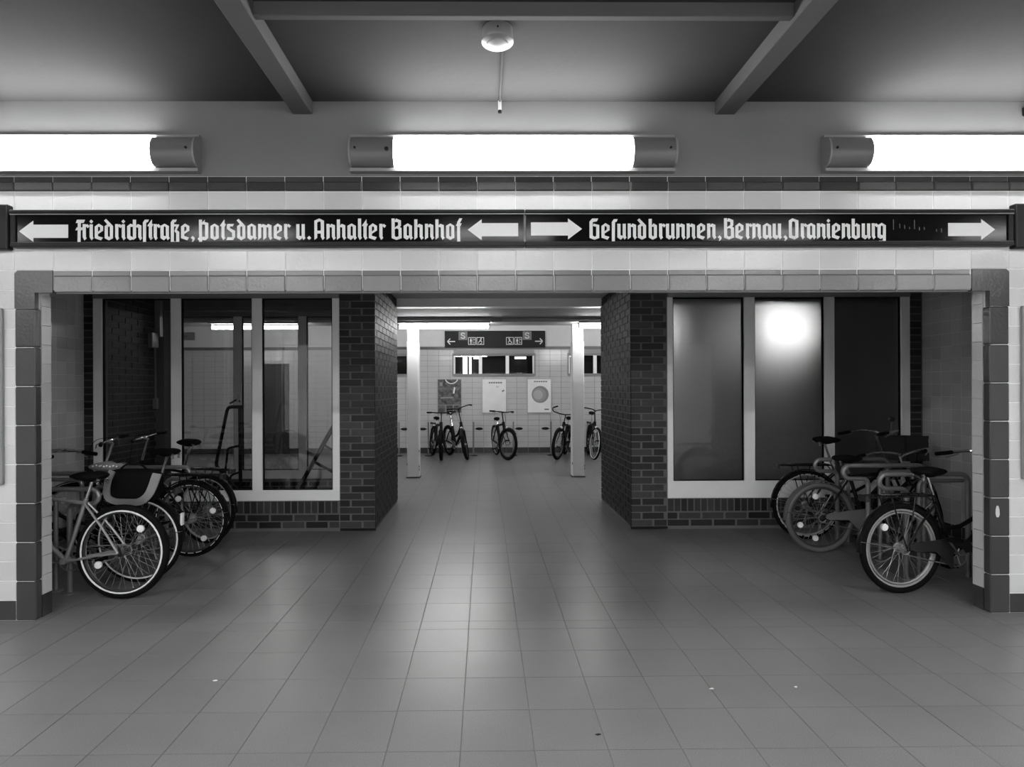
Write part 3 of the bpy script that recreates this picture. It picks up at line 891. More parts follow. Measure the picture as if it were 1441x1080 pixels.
for X in (0.02,):
    MB().cbox(0.12, 0.30, -0.06, 0.05, 0.0, 0.075, 0.006).build('junction_box', M['frame_grey'], tk)
for k, (x0, x1, lab) in enumerate(((-7.7, -6.17, 'tube lamp in the rear hall far left outside the glass'), (-4.575, -3.05, 'lit tube lamp seen through the clear left windows'), (-1.45, 0.095, 'lit tube lamp above the left column in the rear hall'),
                                   (1.575, 3.10, 'lit tube lamp above the right column in the rear hall'), (4.66, 6.19, 'lit tube lamp glowing behind the frosted windows'))):
    t = thing('tube_lamp', lab, 'lamp', ((x0 + x1) / 2, 9.90, 2.585))
    h = (x1 - x0) / 2
    MB().box(-h, h, -0.09, 0.05, 0.055, 0.075).build('batten', M['lamp_house'], t)
    MB().tube([(-h + 0.03, 0, 0), (h - 0.03, 0, 0)], 0.028, 12).build('tube', M['tube_lit'], t, True)
    for s in (-1, 1):
        MB().cbox(s * h - 0.03 * (s > 0), s * h + 0.03 * (s < 0), -0.02, 0.02, -0.02, 0.06, 0.004).build('holder', M['lamp_house'], t)

for xc, lab in ((-4.3, 'left'), (-0.4, 'middle'), (3.5, 'right')):  # tube row added out of view to brighten the far wall
    t = thing('tube_lamp', 'added unseen tube lamp under the rear ceiling beyond the columns, %s one' % lab, 'lamp', (xc, 12.2, 3.10))
    MB().box(-0.76, 0.76, -0.06, 0.06, 0.05, 0.10).build('batten', M['lamp_house'], t)
    MB().tube([(-0.73, 0, 0), (0.73, 0, 0)], 0.028, 12).build('tube', M['tube_lit'], t, True)
    for q in (-1, 1): MB().cbox(q * 0.745 - 0.015, q * 0.745 + 0.015, -0.02, 0.02, -0.02, 0.06, 0.004).build('holder', M['lamp_house'], t)

def flat(root, polys, y0, y1, m, name):
    mb = MB()
    for p in polys: mb.prism_y(p, y0, y1)
    return mb.build(name, m, root)
def ring(cx, cz, r, th, a0=0, a1=2 * PI, n=18):
    out = []
    for i in range(n):
        a, c = a0 + (a1 - a0) * i / n, a0 + (a1 - a0) * (i + 1) / n
        out.append([(cx + r * math.cos(a), cz + r * math.sin(a)), (cx + (r - th) * math.cos(a), cz + (r - th) * math.sin(a)),
                    (cx + (r - th) * math.cos(c), cz + (r - th) * math.sin(c)), (cx + r * math.cos(c), cz + r * math.sin(c))])
    return out
def seg(x0, z0, x1, z1, w_):
    d = Vector((x1 - x0, z1 - z0)).normalized() * w_ / 2
    n = Vector((-d.y, d.x))
    return [(x0 - n.x, z0 - n.y), (x1 - n.x, z1 - n.y), (x1 + n.x, z1 + n.y), (x0 + n.x, z0 + n.y)]
def disc(cx, cz, r, n=14): return [(cx + r * math.cos(2 * PI * i / n), cz + r * math.sin(2 * PI * i / n)) for i in range(n)]
# direction sign of the rear hall
ds = thing('direction_sign', 'dark direction sign with S, lift and wheelchair symbols on the rear wall', 'sign', (0.255, YW - 0.02, 2.735))
HW, HH = 1.205, 0.20
MB().cbox(-HW, HW, -0.05, 0.015, -HH, HH, 0.006).build('body', M['sign_grey'], ds)
Yp = -0.054
def S_shape(cx, cz, s):
    """bold letter S as a chain of short pieces"""
    P = [(0.62, 0.62), (0.35, 0.92), (-0.05, 1.0), (-0.5, 0.88), (-0.66, 0.52), (-0.45, 0.2), (0.0, 0.02), (0.45, -0.18), (0.66, -0.5), (0.5, -0.86), (0.05, -1.0), (-0.38, -0.92), (-0.66, -0.62)]
    out = []
    for i in range(len(P) - 1):
        a, c = P[i], P[i + 1]
        ex = 0.12
        dx, dz = c[0] - a[0], c[1] - a[1]
        l = math.hypot(dx, dz); dx /= l; dz /= l
        out.append(seg(cx + (a[0] - dx * ex) * s, cz + (a[1] - dz * ex) * s, cx + (c[0] + dx * ex) * s, cz + (c[1] + dz * ex) * s, 0.40 * s))
    return out
for sg in (-1, 1):
    cx = sg * 0.77
    flat(ds, [[(cx - 0.105, -0.02), (cx + 0.105, -0.02), (cx + 0.105, 0.185), (cx - 0.105, 0.185)]], Yp, Yp + 0.004, M['mid_print'], 'symbol_field')
    flat(ds, S_shape(cx, 0.083, 0.064), Yp - 0.003, Yp, M['white_print'], 'letter')
    ax = sg * 1.05
    flat(ds, [seg(ax - 0.09, -0.055, ax + 0.09, -0.055, 0.024), seg(ax + sg * 0.09, -0.055, ax + sg * 0.025, 0.015, 0.024), seg(ax + sg * 0.09, -0.055, ax + sg * 0.025, -0.125, 0.024)], Yp, Yp + 0.004, M['white_print'], 'arrow')
    for k, cx in enumerate((sg * 0.555, sg * 0.355)):
        fr = [[(cx - 0.09, -0.135), (cx + 0.09, -0.135), (cx + 0.09, -0.122), (cx - 0.09, -0.122)], [(cx - 0.09, 0.032), (cx + 0.09, 0.032), (cx + 0.09, 0.045), (cx - 0.09, 0.045)],
              [(cx - 0.09, -0.135), (cx - 0.077, -0.135), (cx - 0.077, 0.045), (cx - 0.09, 0.045)], [(cx + 0.077, -0.135), (cx + 0.09, -0.135), (cx + 0.09, 0.045), (cx + 0.077, 0.045)]]
        if k == 0:     # lift: standing figure in a cabin, small arrows beside
            px_ = cx - 0.025
            fr += [disc(px_, 0.008, 0.014), [(px_ - 0.022, -0.055), (px_ + 0.022, -0.055), (px_ + 0.022, -0.01), (px_ - 0.022, -0.01)], [(px_ - 0.014, -0.115), (px_ - 0.002, -0.115), (px_ - 0.002, -0.055), (px_ - 0.014, -0.055)],
                   [(px_ + 0.002, -0.115), (px_ + 0.014, -0.115), (px_ + 0.014, -0.055), (px_ + 0.002, -0.055)], [(cx + 0.022, -0.12), (cx + 0.03, -0.12), (cx + 0.03, 0.03), (cx + 0.022, 0.03)],
                   [(cx + 0.042, -0.02), (cx + 0.066, -0.02), (cx + 0.054, 0.005)], [(cx + 0.042, -0.075), (cx + 0.054, -0.1), (cx + 0.066, -0.075)]]
        else:          # wheelchair
            m_ = sg
            fr += [disc(cx - m_ * 0.018, 0.012, 0.015), seg(cx - m_ * 0.016, 0.0, cx - m_ * 0.008, -0.055, 0.018), seg(cx - m_ * 0.008, -0.055, cx + m_ * 0.03, -0.055, 0.014), seg(cx + m_ * 0.03, -0.055, cx + m_ * 0.05, -0.105, 0.014), seg(cx - m_ * 0.012, -0.022, cx + m_ * 0.026, -0.024, 0.011)]
            fr += ring(cx - m_ * 0.002, -0.075, 0.042, 0.011, (0.6 * PI if m_ > 0 else -0.6 * PI), (1.85 * PI if m_ > 0 else 0.4 * PI))
        flat(ds, fr, Yp, Yp + 0.004, M['white_print'], 'pictogram')
# posters
def poster(xc, kind, label):
    t = thing('framed_poster', label, 'poster', (xc, YW - 0.02, 1.372))
    hw, hh = 0.30, 0.42
    fr = MB()
    fr.box(-hw, hw, -0.012, 0.012, hh - 0.02, hh); fr.box(-hw, hw, -0.012, 0.012, -hh, -hh + 0.02)
    fr.box(-hw, -hw + 0.018, -0.012, 0.012, -hh + 0.02, hh - 0.02); fr.box(hw - 0.018, hw, -0.012, 0.012, -hh + 0.02, hh - 0.02)
    fr.build('frame', M['rim'], t)
    MB().box(-hw + 0.018, hw - 0.018, -0.002, 0.01, -hh + 0.02, hh - 0.02).build('sheet', M['paper_dark'] if kind == 'photo' else M['paper'], t)
    y0, y1 = -0.0045, -0.002
    if kind == 'photo':
        flat(t, [[(-0.26, -0.225), (0.26, -0.225), (0.26, -0.208), (-0.26, -0.208)], [(-0.10, -0.39), (-0.082, -0.39), (-0.082, -0.225), (-0.10, -0.225)], [(0.082, -0.39), (0.10, -0.39), (0.10, -0.225), (0.082, -0.225)]], y0, y1, M['cloth_grey'], 'picture_dividers')
        flat(t, ring(0.05, 0.46, 0.17, 0.02, 1.13 * PI, 1.87 * PI), y0, y1, M['white_print'], 'arc')
        flat(t, [[(-0.235, 0.24), (-0.165, 0.24), (-0.165, 0.33), (-0.235, 0.33)]], y0, y1, M['cloth_grey'], 'badge')
        flat(t, [[(-0.22, -0.06), (0.08, -0.05), (0.10, -0.02), (-0.22, -0.03)]], y0, y1, M['cloth_grey'], 'print_band')
        flat(t, [[(0.08, 0.06), (0.12, 0.06), (0.14, 0.2), (0.11, 0.22)]], y0, y1, M['white_print'], 'print_highlight')
    elif kind == 'pale':
        flat(t, [[(-0.13 + i * 0.055, 0.30), (-0.13 + i * 0.055 + 0.042, 0.30), (-0.13 + i * 0.055 + 0.042, 0.335), (-0.13 + i * 0.055, 0.335)] for i in range(6)], y0, y1, M['mid_print'], 'print_line')
        flat(t, [seg(0.19, 0.10, 0.24, 0.14, 0.04), seg(0.06, 0.2, 0.06, 0.24, 0.012), seg(0.09, 0.2, 0.09, 0.23, 0.012)], y0, y1, M['cloth_grey'], 'print_marks')
    else:
        flat(t, [disc(0.02, 0.03, 0.205, 28)], y0, y1, mat('disc_dark', 0.22, 0.5), 'grey_disc')
        flat(t, [disc(-0.005, 0.02, 0.165, 26)], y0 - 0.001, y0, mat('disc_mid', 0.30, 0.5), 'disc_ring')
        flat(t, [disc(-0.03, 0.02, 0.115, 22)], y0 - 0.002, y0 - 0.001, mat('disc_light', 0.42, 0.5), 'disc_centre')
        flat(t, [[(-0.13 + i * 0.055, 0.325), (-0.13 + i * 0.055 + 0.04, 0.325), (-0.13 + i * 0.055 + 0.04, 0.355), (-0.13 + i * 0.055, 0.355)] for i in range(6)], y0, y1, M['mid_print'], 'print_line')
        flat(t, [[(0.12, -0.345), (0.23, -0.345), (0.23, -0.315), (0.12, -0.315)]], y0, y1, M['mid_print'], 'print_mark')
    return t
poster(-0.846, 'photo', 'dark photo poster in a metal frame, leftmost of the three')
poster(0.230, 'pale', 'pale poster in a metal frame, middle of the three')
poster(1.318, 'disc', 'pale poster with a large grey disc, rightmost of the three')
# lit panel beyond the high window, and tubes standing in for pane reflections
t = thing('lit_tall_panel', 'bright upright lit panel beyond the left pane of the high window', 'light', (-0.48, YW + 1.5, 1.2))
for x0, x1 in ((-0.10, 0.02), (0.07, 0.13)): MB().box(x0, x1, -0.02, 0.02, 0, 1.6).build('strip', mat('lit_panel', 0.8, 0.5, emit=2.5), t)
for xx, wd, zz, lab in ((-0.18, 0.22, 2.36, 'glowing tube imitating a lamp reflected in the left pane of the high window'), (0.95, 0.30, 2.36, 'glowing tube imitating a lamp reflected in the right pane of the high window')):
    t = thing('reflection_tube', lab, 'lamp', (xx, YW + 1.4, zz))
    MB().tube([(-wd / 2, 0, 0), (wd / 2, 0, 0)], 0.03, 8).build('tube', mat('lit_reflection', 0.8, 0.5, emit=3.0), t)
    MB().box(-wd / 2, wd / 2, -0.02, 0.02, 0.03, 0.05).build('batten', M['lamp_house'], t)
# dark door and plate on the rear wall, seen through the left windows
d1 = struct(MB().cbox(-5.31, -4.69, YW - 0.05, YW - 0.01, 0.0, 2.16, 0.006).build('door_1', mat('door_paint', 0.035, 0.4)), 'dark door in the rear wall seen through the clear left windows', 'door')
MB().tube([(-4.76, YW - 0.09, 1.02), (-4.76, YW - 0.09, 1.14)], 0.012).build('door_handle', M['chrome'], d1)
t = thing('wall_plate', 'small grey plate high on the rear wall behind the left glass', 'sign', (-7.1, YW - 0.02, 2.83))
MB().cbox(-0.16, 0.16, -0.02, 0.016, -0.095, 0.095, 0.004).build('panel', M['mid_print'], t)
MB().box(-0.1, 0.0, -0.023, -0.02, -0.01, 0.012).build('print_line', M['sign_grey'], t)

# ---- inside the left pavilion -----------------------------------
t = thing('switch_box', 'grey switch box with conduit and hanging cable on the inner brick wall', 'switch box', (-4.34, 7.72, 2.1))
MB().cbox(0.0, 0.06, -0.075, 0.075, 0.0, 0.19, 0.006).build('box', M['lamp_house'], t)
MB().box(0.02, 0.09, 0.05, 0.12, 0.15, 0.65).build('conduit', M['lamp_house'], t)
MB().tube([(0.04, 0.02, 0.02), (0.04, 0.025, -0.3), (0.045, 0.02, -0.66)], 0.012).build('cable', M['lamp_house'], t)
MB().cbox(0.02, 0.07, 0.0, 0.05, -0.80, -0.66, 0.005).build('plug', M['lamp_house'], t)
YI = 7.15
t = thing('tubular_frame', 'black tubular metal frame with clamp handle behind the clear glass', 'frame', (-2.98, YI, 0))
def IP(u, v_): return ((u - 682) * YI / F_PX + 2.98, 0, CAM_H + (548.5 - v_) * YI / F_PX)
MB().tube(fillet([IP(344, 573), IP(322, 573), IP(305, 655), IP(338, 690), (IP(338, 690)[0], 0, 0.0)], 0.05), 0.021).build('outer_tube', M['black'], t, True)
MB().tube([IP(339, 572), (IP(338, 690)[0], 0.03, 0)], 0.022).build('post', M['black'], t, True)
MB().tube(fillet([IP(339, 627), IP(322, 631), IP(315, 690), (IP(315, 690)[0], 0.05, 0.0)], 0.03), 0.014).build('inner_tube', M['black'], t, True)
MB().tube(fillet([IP(339, 664), IP(326, 669), IP(322, 690)], 0.03), 0.012).build('lower_brace', M['black'], t, True)
MB().tube([IP(325, 568), IP(336, 562), IP(339, 566)], 0.012).build('clamp_lever', M['black'], t, True)
MB().cbox(IP(335, 0)[0], IP(338, 0)[0], -0.02, 0.02, IP(0, 566)[2], IP(0, 555)[2], 0.003).build('clamp_tab', M['column'], t)
t = thing('leaning_stand', 'black folding stand leaning at the right end of the clear window', 'stand', (-2.0, YI, 0))
def IQ(u, v_): return ((u - 682) * YI / F_PX + 2.0, 0, CAM_H + (548.5 - v_) * YI / F_PX)
MB().tube([IQ(470, 600), IQ(418, 692), (IQ(405, 700)[0], 0, 0.02)], 0.026).build('pole', M['black'], t, True)
MB().tube([IQ(455, 626), IQ(472, 637)], 0.014).build('brace', M['black'], t, True)
MB().tube([IQ(442, 650), IQ(474, 668)], 0.018).build('brace', M['black'], t, True)
MB().tube([IQ(474, 668), (IQ(478, 700)[0], 0.02, 0.0)], 0.018).build('leg', M['black'], t, True)

# ================================================================== BICYCLES
def arc_strip(mb, c, Rr, wd, a0, a1, n=18, dip=0.008, th=0.003):
    """curved mudguard in the xz plane, shallow U section"""
    ys = (-wd / 2, -wd / 4, 0, wd / 4, wd / 2)
    vs_, fs = [], []
    for i in range(n + 1):
        a = a0 + (a1 - a0) * i / n
        for s in (0, 1):
            for y in ys:
                rr = Rr - dip * (2 * abs(y) / wd) ** 2 - th * s
                vs_.append((c[0] + rr * math.cos(a), c[1] + y, c[2] + rr * math.sin(a)))
    k = 2 * len(ys)
    for i in range(n):
        for j in range(4):
            fs.append((i * k + j, (i + 1) * k + j, (i + 1) * k + j + 1, i * k + j + 1))
            fs.append((i * k + 5 + j, i * k + 6 + j, (i + 1) * k + 6 + j, (i + 1) * k + 5 + j))
        fs.append((i * k, i * k + 5, (i + 1) * k + 5, (i + 1) * k)); fs.append((i * k + 4, (i + 1) * k + 4, (i + 1) * k + 9, i * k + 9))
    return mb.add(vs_, fs)

def wheel(parent, name, c, Rw, mt, o, mtx=None, hub_r=0.02, seed=0):
    tr = o.get('tyre', 0.021)
    w_ = MB(mtx).torus(c, Rw - tr, tr, n=48, m=10).build(name, M[o.get('tyre_m', 'black_rubber')], parent, True)
    rr = Rw - 2 * tr - 0.004
    rim = MB(mtx)
    rim.torus(c, rr, 0.010, n=48, m=6, sx=1.1)
    rim.build('rim', mt[o.get('rim', 'rim')], w_, True)
    if o.get('double_rim'):
        MB(mtx).torus(c, rr - 0.022, 0.006, n=48, m=5, sx=1.6).build('rim_edge', mt['rim'], w_, True)
    sp = MB(mtx)
    n = 32
    for i in range(n):
        a = 2 * PI * i / n + seed
        s = 1 if i % 2 else -1
        cr = 0.55 * (1 if (i // 2) % 2 else -1)
        h = (c[0] + hub_r * math.cos(a + cr), c[1] + s * 0.026, c[2] + hub_r * math.sin(a + cr))
        e = (c[0] + (rr - 0.006) * math.cos(a), c[1] + s * 0.003, c[2] + (rr - 0.006) * math.sin(a))
        sp.tube([h, e], 0.0011, 4, caps=False)
    sp.build('spokes', mt['dark_plastic'] if o.get('dark_spokes') else mt['spoke'], w_)
    hb = MB(mtx)
    hb.lathe((c[0], c[1] - 0.05, c[2]), [(0.008, 0), (0.012, 0.012), (hub_r + 0.006, 0.02), (hub_r + 0.006, 0.026), (hub_r - 0.004, 0.03), (hub_r - 0.004, 0.07), (hub_r + 0.006, 0.074), (hub_r + 0.006, 0.08), (0.012, 0.088), (0.008, 0.1)], (0, 1, 0), 12)
    hb.build('hub', mt['spoke'] if not o.get('dark_hub') else mt['dark_plastic'], w_, True)
    for a in o.get('reflect', ()):
        ra = rr * 0.72
        p = (c[0] + ra * math.cos(a), c[1] - 0.012, c[2] + ra * math.sin(a))
        rb = MB(mtx)
        rb.lathe(p, [(0.012, 0), (0.026, 0.003), (0.028, 0.012), (0.026, 0.021), (0.012, 0.024)], (0, 1, 0), 12)
        rb.build('reflector', mt['reflect'], w_, True)
    if o.get('strip'):
        for s in (-1, 1):
            MB(mtx).torus((c[0], c[1] + s * (tr * 0.93), c[2]), Rw - 1.75 * tr, 0.0065, n=48, m=5).build('reflective_strip', mt['reflect'], w_)
    if o.get('dashes'):
        st_ = MB(mtx)
        for i in range(26):
            if i % 9 == 8: continue
            a = 2 * PI * i / 26
            for s in (-1, 1):
                st_.torus((c[0], c[1] + s * tr * 0.93, c[2]), Rw - 1.75 * tr, 0.003, n=3, m=4, a0=a, a1=a + 0.17)
        q_ = st_.build('reflective_dashes', mt['reflect'], w_); q_['kind'] = 'stuff'
    return w_

def bicycle(label, loc, heading, frame_m='bike_black', frame='diamond', Rw=0.345, saddle_h=0.94, bar='flat', bar_h=1.02, steer=0.0, lean=0.0,
            mud=None, rack=True, guard=None, rear=None, front=None, lamp=True, rear_lamp=True, chain=True, bag=None, pedal_a=0.6, group=None, wb=1.04, basket=False, kick=True, tail_reflector=False):
    mt = M
    fm_ = M[frame_m]
    root = thing('bicycle', label, 'bicycle', (loc[0], loc[1], 0), (lean, 0, heading), group)
    A = Vector((0, 0, Rw)); BB = Vector((0.43, 0, 0.28))
    S = Vector((0.285, 0, 0.735)); HB = Vector((0.865, 0, Rw + 0.325)); HT = Vector((0.82, 0, Rw + 0.325 + 0.13))
    if frame == 'step': S = Vector((0.29, 0, 0.70))
    axis = (HT - HB).normalized()
    FA = Vector((wb, 0, Rw))
    stm = Matrix.Translation(HT) @ Matrix.Rotation(steer, 4, axis) @ Matrix.Translation(-HT)
    # frame
    f = MB()
    fat = 1.7 if frame_m == 'bike_far' else 1.0
    _tube = f.tube
    f.tube = lambda p, r, n=8: _tube(p, r * fat, n)
    f.tube([BB, S], 0.016, 10); f.tube([HB - axis * 0.02, HT + axis * 0.015], 0.019, 10)
    if frame == 'diamond':
        f.tube([S + Vector((0.006, 0, -0.03)), HT - axis * 0.03], 0.0145, 10); f.tube([BB, HB], 0.0175, 10)
    else:
        f.tube([BB + Vector((0.01, 0, 0.01))] + [(BB * (1 - t) + HB * t) + Vector((0, 0, -0.05 * math.sin(PI * t))) for t in (0.3, 0.6, 0.85)] + [HB], 0.018, 10)
        up0 = BB * 0.55 + S * 0.45
        f.tube([up0] + [(up0 * (1 - t) + HT * t) + Vector((0.03, 0, -0.09 * math.sin(PI * t))) for t in (0.25, 0.5, 0.75)] + [HT - axis * 0.03], 0.015, 10)
    for s in (-1, 1):
        f.tube([BB + Vector((-0.03, s * 0.03, 0)), A + Vector((0.16, s * 0.05, -0.02)), A + Vector((0, s * 0.062, 0))], 0.0095, 8)
        f.tube([S + Vector((0, s * 0.018, -0.03)), A + Vector((0.13, s * 0.045, 0.18)), A + Vector((0, s * 0.062, 0))], 0.0085, 8)
    f.lathe(BB + Vector((0, -0.036, 0)), [(0.022, 0), (0.022, 0.072)], (0, 1, 0), 12)
    f.build('frame', fm_, root, True)
    # seat post and saddle
    d = (S - BB).normalized()
    k = (saddle_h - 0.05 - S.z) / d.z
    top = S + d * k
    MB().tube([S - d * 0.03, top], 0.0125, 8).build('seat_post', mt['chrome'], root, True)
    def sad(p):
        t = p.x                                    # nose at +x
        wd = 0.34 + 0.66 * (max(0.0, 0.25 - t) / 1.25) ** 0.6 if t < 0.25 else 0.34 * (1 - 0.35 * (t - 0.25))
        z = p.z * (0.9 - 0.3 * max(t, 0)) + 0.35 * max(0.0, -t - 0.3)
        return Vector((t, p.y * wd, z))
    sdl = MB().blob((top.x + 0.03, 0, top.z + 0.028), 0.148, 0.098, 0.046, 18, 10, sad).build('saddle', mt['black_rubber'], root, True)
    rl = MB()
    for s in (-1, 1): rl.tube([(top.x - 0.09, s * 0.045, top.z + 0.012), (top.x - 0.02, s * 0.024, top.z - 0.004), (top.x + 0.05, s * 0.022, top.z - 0.004), (top.x + 0.14, s * 0.01, top.z + 0.02)], 0.0038, 6)
    for s in (-1, 1):
        pts = []
        for i in range(22):
            pts.append((top.x - 0.075 + 0.011 * math.cos(i * 1.9), s * 0.05 + 0.011 * math.sin(i * 1.9), top.z - 0.03 + i * 0.0024))
        rl.tube(pts, 0.002, 4)
    rl.build('saddle_rails', mt['chrome'], sdl)
    # wheels
    o_r = dict(rear or {}); o_f = dict(front or {})
    wheel(root, 'rear_wheel', A, Rw, mt, o_r, None, 0.03, 0.1)
    wheel(root, 'front_wheel', FA, Rw, mt, o_f, stm, 0.02, 0.37)
    # fork
    fk = MB(stm)
    cr = HB - axis * 0.03
    fk.lathe(cr + Vector((0, 0, -0.012)), [(0.024, 0), (0.026, 0.02), (0.02, 0.035)], axis, 10)
    for s in (-1, 1):
        m1 = cr * 0.45 + FA * 0.55 + Vector((-0.03, s * 0.05, 0.02))
        fk.tube([cr + Vector((0, s * 0.01, 0)), cr + Vector((0.006, s * 0.048, -0.012)), m1, FA + Vector((-0.012, s * 0.055, 0.05)), FA + Vector((0, s * 0.056, 0))], [0.013, 0.013, 0.011, 0.008, 0.007], 8)
    fk.build('fork', fm_, root, True)
    # handlebar
    hbp = HT + axis * ((bar_h - HT.z) / axis.z)
    hb = MB(stm)
    hb.tube([HT - axis * 0.01, hbp - axis * 0.015], 0.0125, 8)
    c0 = hbp + Vector((0.06, 0, 0.0))
    hb.tube([hbp - axis * 0.015, c0], 0.014, 8)
    grips = []
    if bar == 'flat':
        for s in (-1, 1):
            p = fillet([c0, c0 + Vector((0, s * 0.1, 0.0)), c0 + Vector((-0.03, s * 0.2, 0.012)), c0 + Vector((-0.07, s * 0.31, 0.012))], 0.04)
            hb.tube(p, 0.0115, 8); grips.append((p[-1], (p[-1] - p[-2]).normalized()))
    elif bar == 'city':
        for s in (-1, 1):
            p = fillet([c0, c0 + Vector((0.02, s * 0.08, 0.03)), c0 + Vector((0.0, s * 0.25, 0.05)), c0 + Vector((-0.26, s * 0.28, 0.01))], 0.08)
            hb.tube(p, 0.0115, 8); grips.append((p[-1], (p[-1] - p[-2]).normalized()))
    else:                              # upright curled bar
        for s in (-1, 1):
            p = fillet([c0, c0 + Vector((0.02, s * 0.12, 0.01)), c0 + Vector((0.05, s * 0.26, 0.05)), c0 + Vector((-0.02, s * 0.31, 0.12)), c0 + Vector((-0.12, s * 0.23, 0.16))], 0.07)
            hb.tube(p, 0.0125, 8); grips.append((p[-1], (p[-1] - p[-2]).normalized()))
    hbo = hb.build('handlebar', mt['chrome'] if frame_m != 'bike_far' else mt['bike_far'], root, True)
    for (e, dr) in grips:
        MB(stm).tube([e - dr * 0.115, e - dr * 0.1, e + dr * 0.008], [0.0145, 0.017, 0.0165], 8).build('grip', mt['black_rubber'], hbo, True)
        MB(stm).tube(fillet([e - dr * 0.14, e - dr * 0.135 + Vector((0.035, 0, -0.012)), e - dr * 0.03 + Vector((0.04, 0, -0.03))], 0.015), 0.005, 6).build('brake_lever', mt['chrome'], hbo, True)
    # brake cable
    e, dr = grips[0]
    cb = MB(stm).tube(fillet([e - dr * 0.14, c0 + Vector((0.14, -0.06, 0.02)), HB + Vector((0.10, -0.02, 0.06)), HB + Vector((0.03, -0.01, -0.02))], 0.1, 8), 0.0028, 5)
    cb.build('brake_cable', mt['black_rubber'], hbo)
    # cranks
    ck = MB()
    for s, aa in ((1, pedal_a), (-1, pedal_a + PI)):
        e2 = BB + Vector((0.17 * math.cos(aa), s * 0.075, 0.17 * math.sin(aa)))
        ck.tube([BB + Vector((0, s * 0.06, 0)), e2], 0.009, 6)
    cko = ck.build('crank', mt['chrome'] if frame_m != 'bike_far' else mt['bike_far'], root, True)
    for s, aa in ((1, pedal_a), (-1, pedal_a + PI)):
        e2 = BB + Vector((0.17 * math.cos(aa), s * 0.075, 0.17 * math.sin(aa)))
        pb = MB().cbox(e2.x - 0.045, e2.x + 0.045, e2.y + s * 0.01, e2.y + s * 0.09, e2.z - 0.012, e2.z + 0.012, 0.004)
        pb.build('pedal', mt['black_rubber'], cko)
    cy = -0.045
    chn = MB()
    chn.torus(BB + Vector((0, cy, 0)), 0.085, 0.006, n=24, m=5); chn.torus(A + Vector((0, cy, 0)), 0.036, 0.006, n=16, m=5)
    for j in range(5):
        a = 2 * PI * j / 5
        chn.tube([BB + Vector((0, cy, 0)), BB + Vector((0.085 * math.cos(a), cy, 0.085 * math.sin(a)))], 0.006, 4)
    for s in (-1, 1): chn.tube([A + Vector((0, cy, s * 0.04)), BB + Vector((0, cy, s * 0.088))], 0.0045, 4)
    chn.build('chain', mt['steel'], root)
    if guard:
        pts = [(0.02, Rw + 0.035), (0.06, Rw + 0.05), (BB.x - 0.02, BB.z + 0.135), (BB.x + 0.08, BB.z + 0.115), (BB.x + 0.125, BB.z + 0.03), (BB.x + 0.06, BB.z + 0.02)]
        for i in range(9):
            a = 0.1 * PI + 1.0 * PI * i / 8
            pts.append((BB.x + 0.058 * math.cos(a), BB.z + 0.058 * math.sin(a)))
        pts += [(BB.x - 0.06, BB.z - 0.10), (BB.x - 0.13, BB.z - 0.03), (BB.x - 0.19, BB.z + 0.035), (0.06, Rw - 0.012), (0.02, Rw)]
        MB().prism_y(pts, cy - 0.026, cy - 0.014).build('chain_guard', mt[guard], root)
    # mudguards
    if mud:
        mr = arc_strip(MB(), A, Rw + 0.018, 0.05, 0.05 * PI, 1.02 * PI)
        ro = mr.build('rear_mudguard', mt[mud], root, True)
        sy = MB()
        for s in (-1, 1):
            sy.tube([A + Vector((0, s * 0.06, 0)), A + Vector((-(Rw + 0.012) * math.cos(0.18), s * 0.026, (Rw + 0.012) * math.sin(0.18)))], 0.003, 5)
        sy.build('mudguard_stay', mt['chrome'], ro)
        if tail_reflector:
            a = 0.86 * PI
            p = A + Vector(((Rw + 0.026) * math.cos(a), 0, (Rw + 0.026) * math.sin(a)))
            MB().cbox(p.x - 0.012, p.x + 0.006, -0.022, 0.022, p.z - 0.05, p.z + 0.05, 0.005).build('tail_reflector', mt['reflect'], ro)
        fo = arc_strip(MB(stm), FA, Rw + 0.018, 0.05, 0.22 * PI, 1.05 * PI).build('front_mudguard', mt[mud], root, True)
    if rack:
        zt = 2 * Rw + 0.055
        rk = MB()
        rk.tube(fillet([(0.24, -0.055, zt), (-0.28, -0.06, zt), (-0.28, 0.06, zt), (0.24, 0.055, zt), (0.24, -0.055, zt)], 0.03), 0.0055, 6)
        for x in (-0.15, 0.0, 0.14): rk.tube([(x, -0.058, zt), (x, 0.058, zt)], 0.004, 6)
        rk.tube([(0.24, 0, zt), (-0.28, 0, zt)], 0.004, 6)
        for s in (-1, 1):
            rk.tube([(-0.12, s * 0.058, zt), (-0.01, s * 0.068, Rw + 0.01)], 0.005, 6)
            rk.tube([(0.08, s * 0.058, zt), (0.0, s * 0.068, Rw + 0.01)], 0.005, 6)
            rk.tube([(0.24, s * 0.05, zt), (S.x + 0.0, s * 0.02, S.z - 0.02)], 0.005, 6)
        ro_ = rk.build('carrier', mt['bike_black'] if frame_m != 'bike_far' else mt['bike_far'], root)
        MB().tube(fillet([(0.22, -0.03, zt + 0.012), (-0.12, -0.03, zt + 0.014), (-0.18, 0, zt + 0.014), (-0.12, 0.03, zt + 0.014), (0.22, 0.03, zt + 0.012)], 0.03), 0.0035, 5).build('spring_clip', mt['chrome'], ro_)
        if rear_lamp: MB().cbox(-0.315, -0.285, -0.045, 0.045, zt - 0.035, zt + 0.012, 0.006).build('rear_lamp', mt['dark_plastic'], ro_)
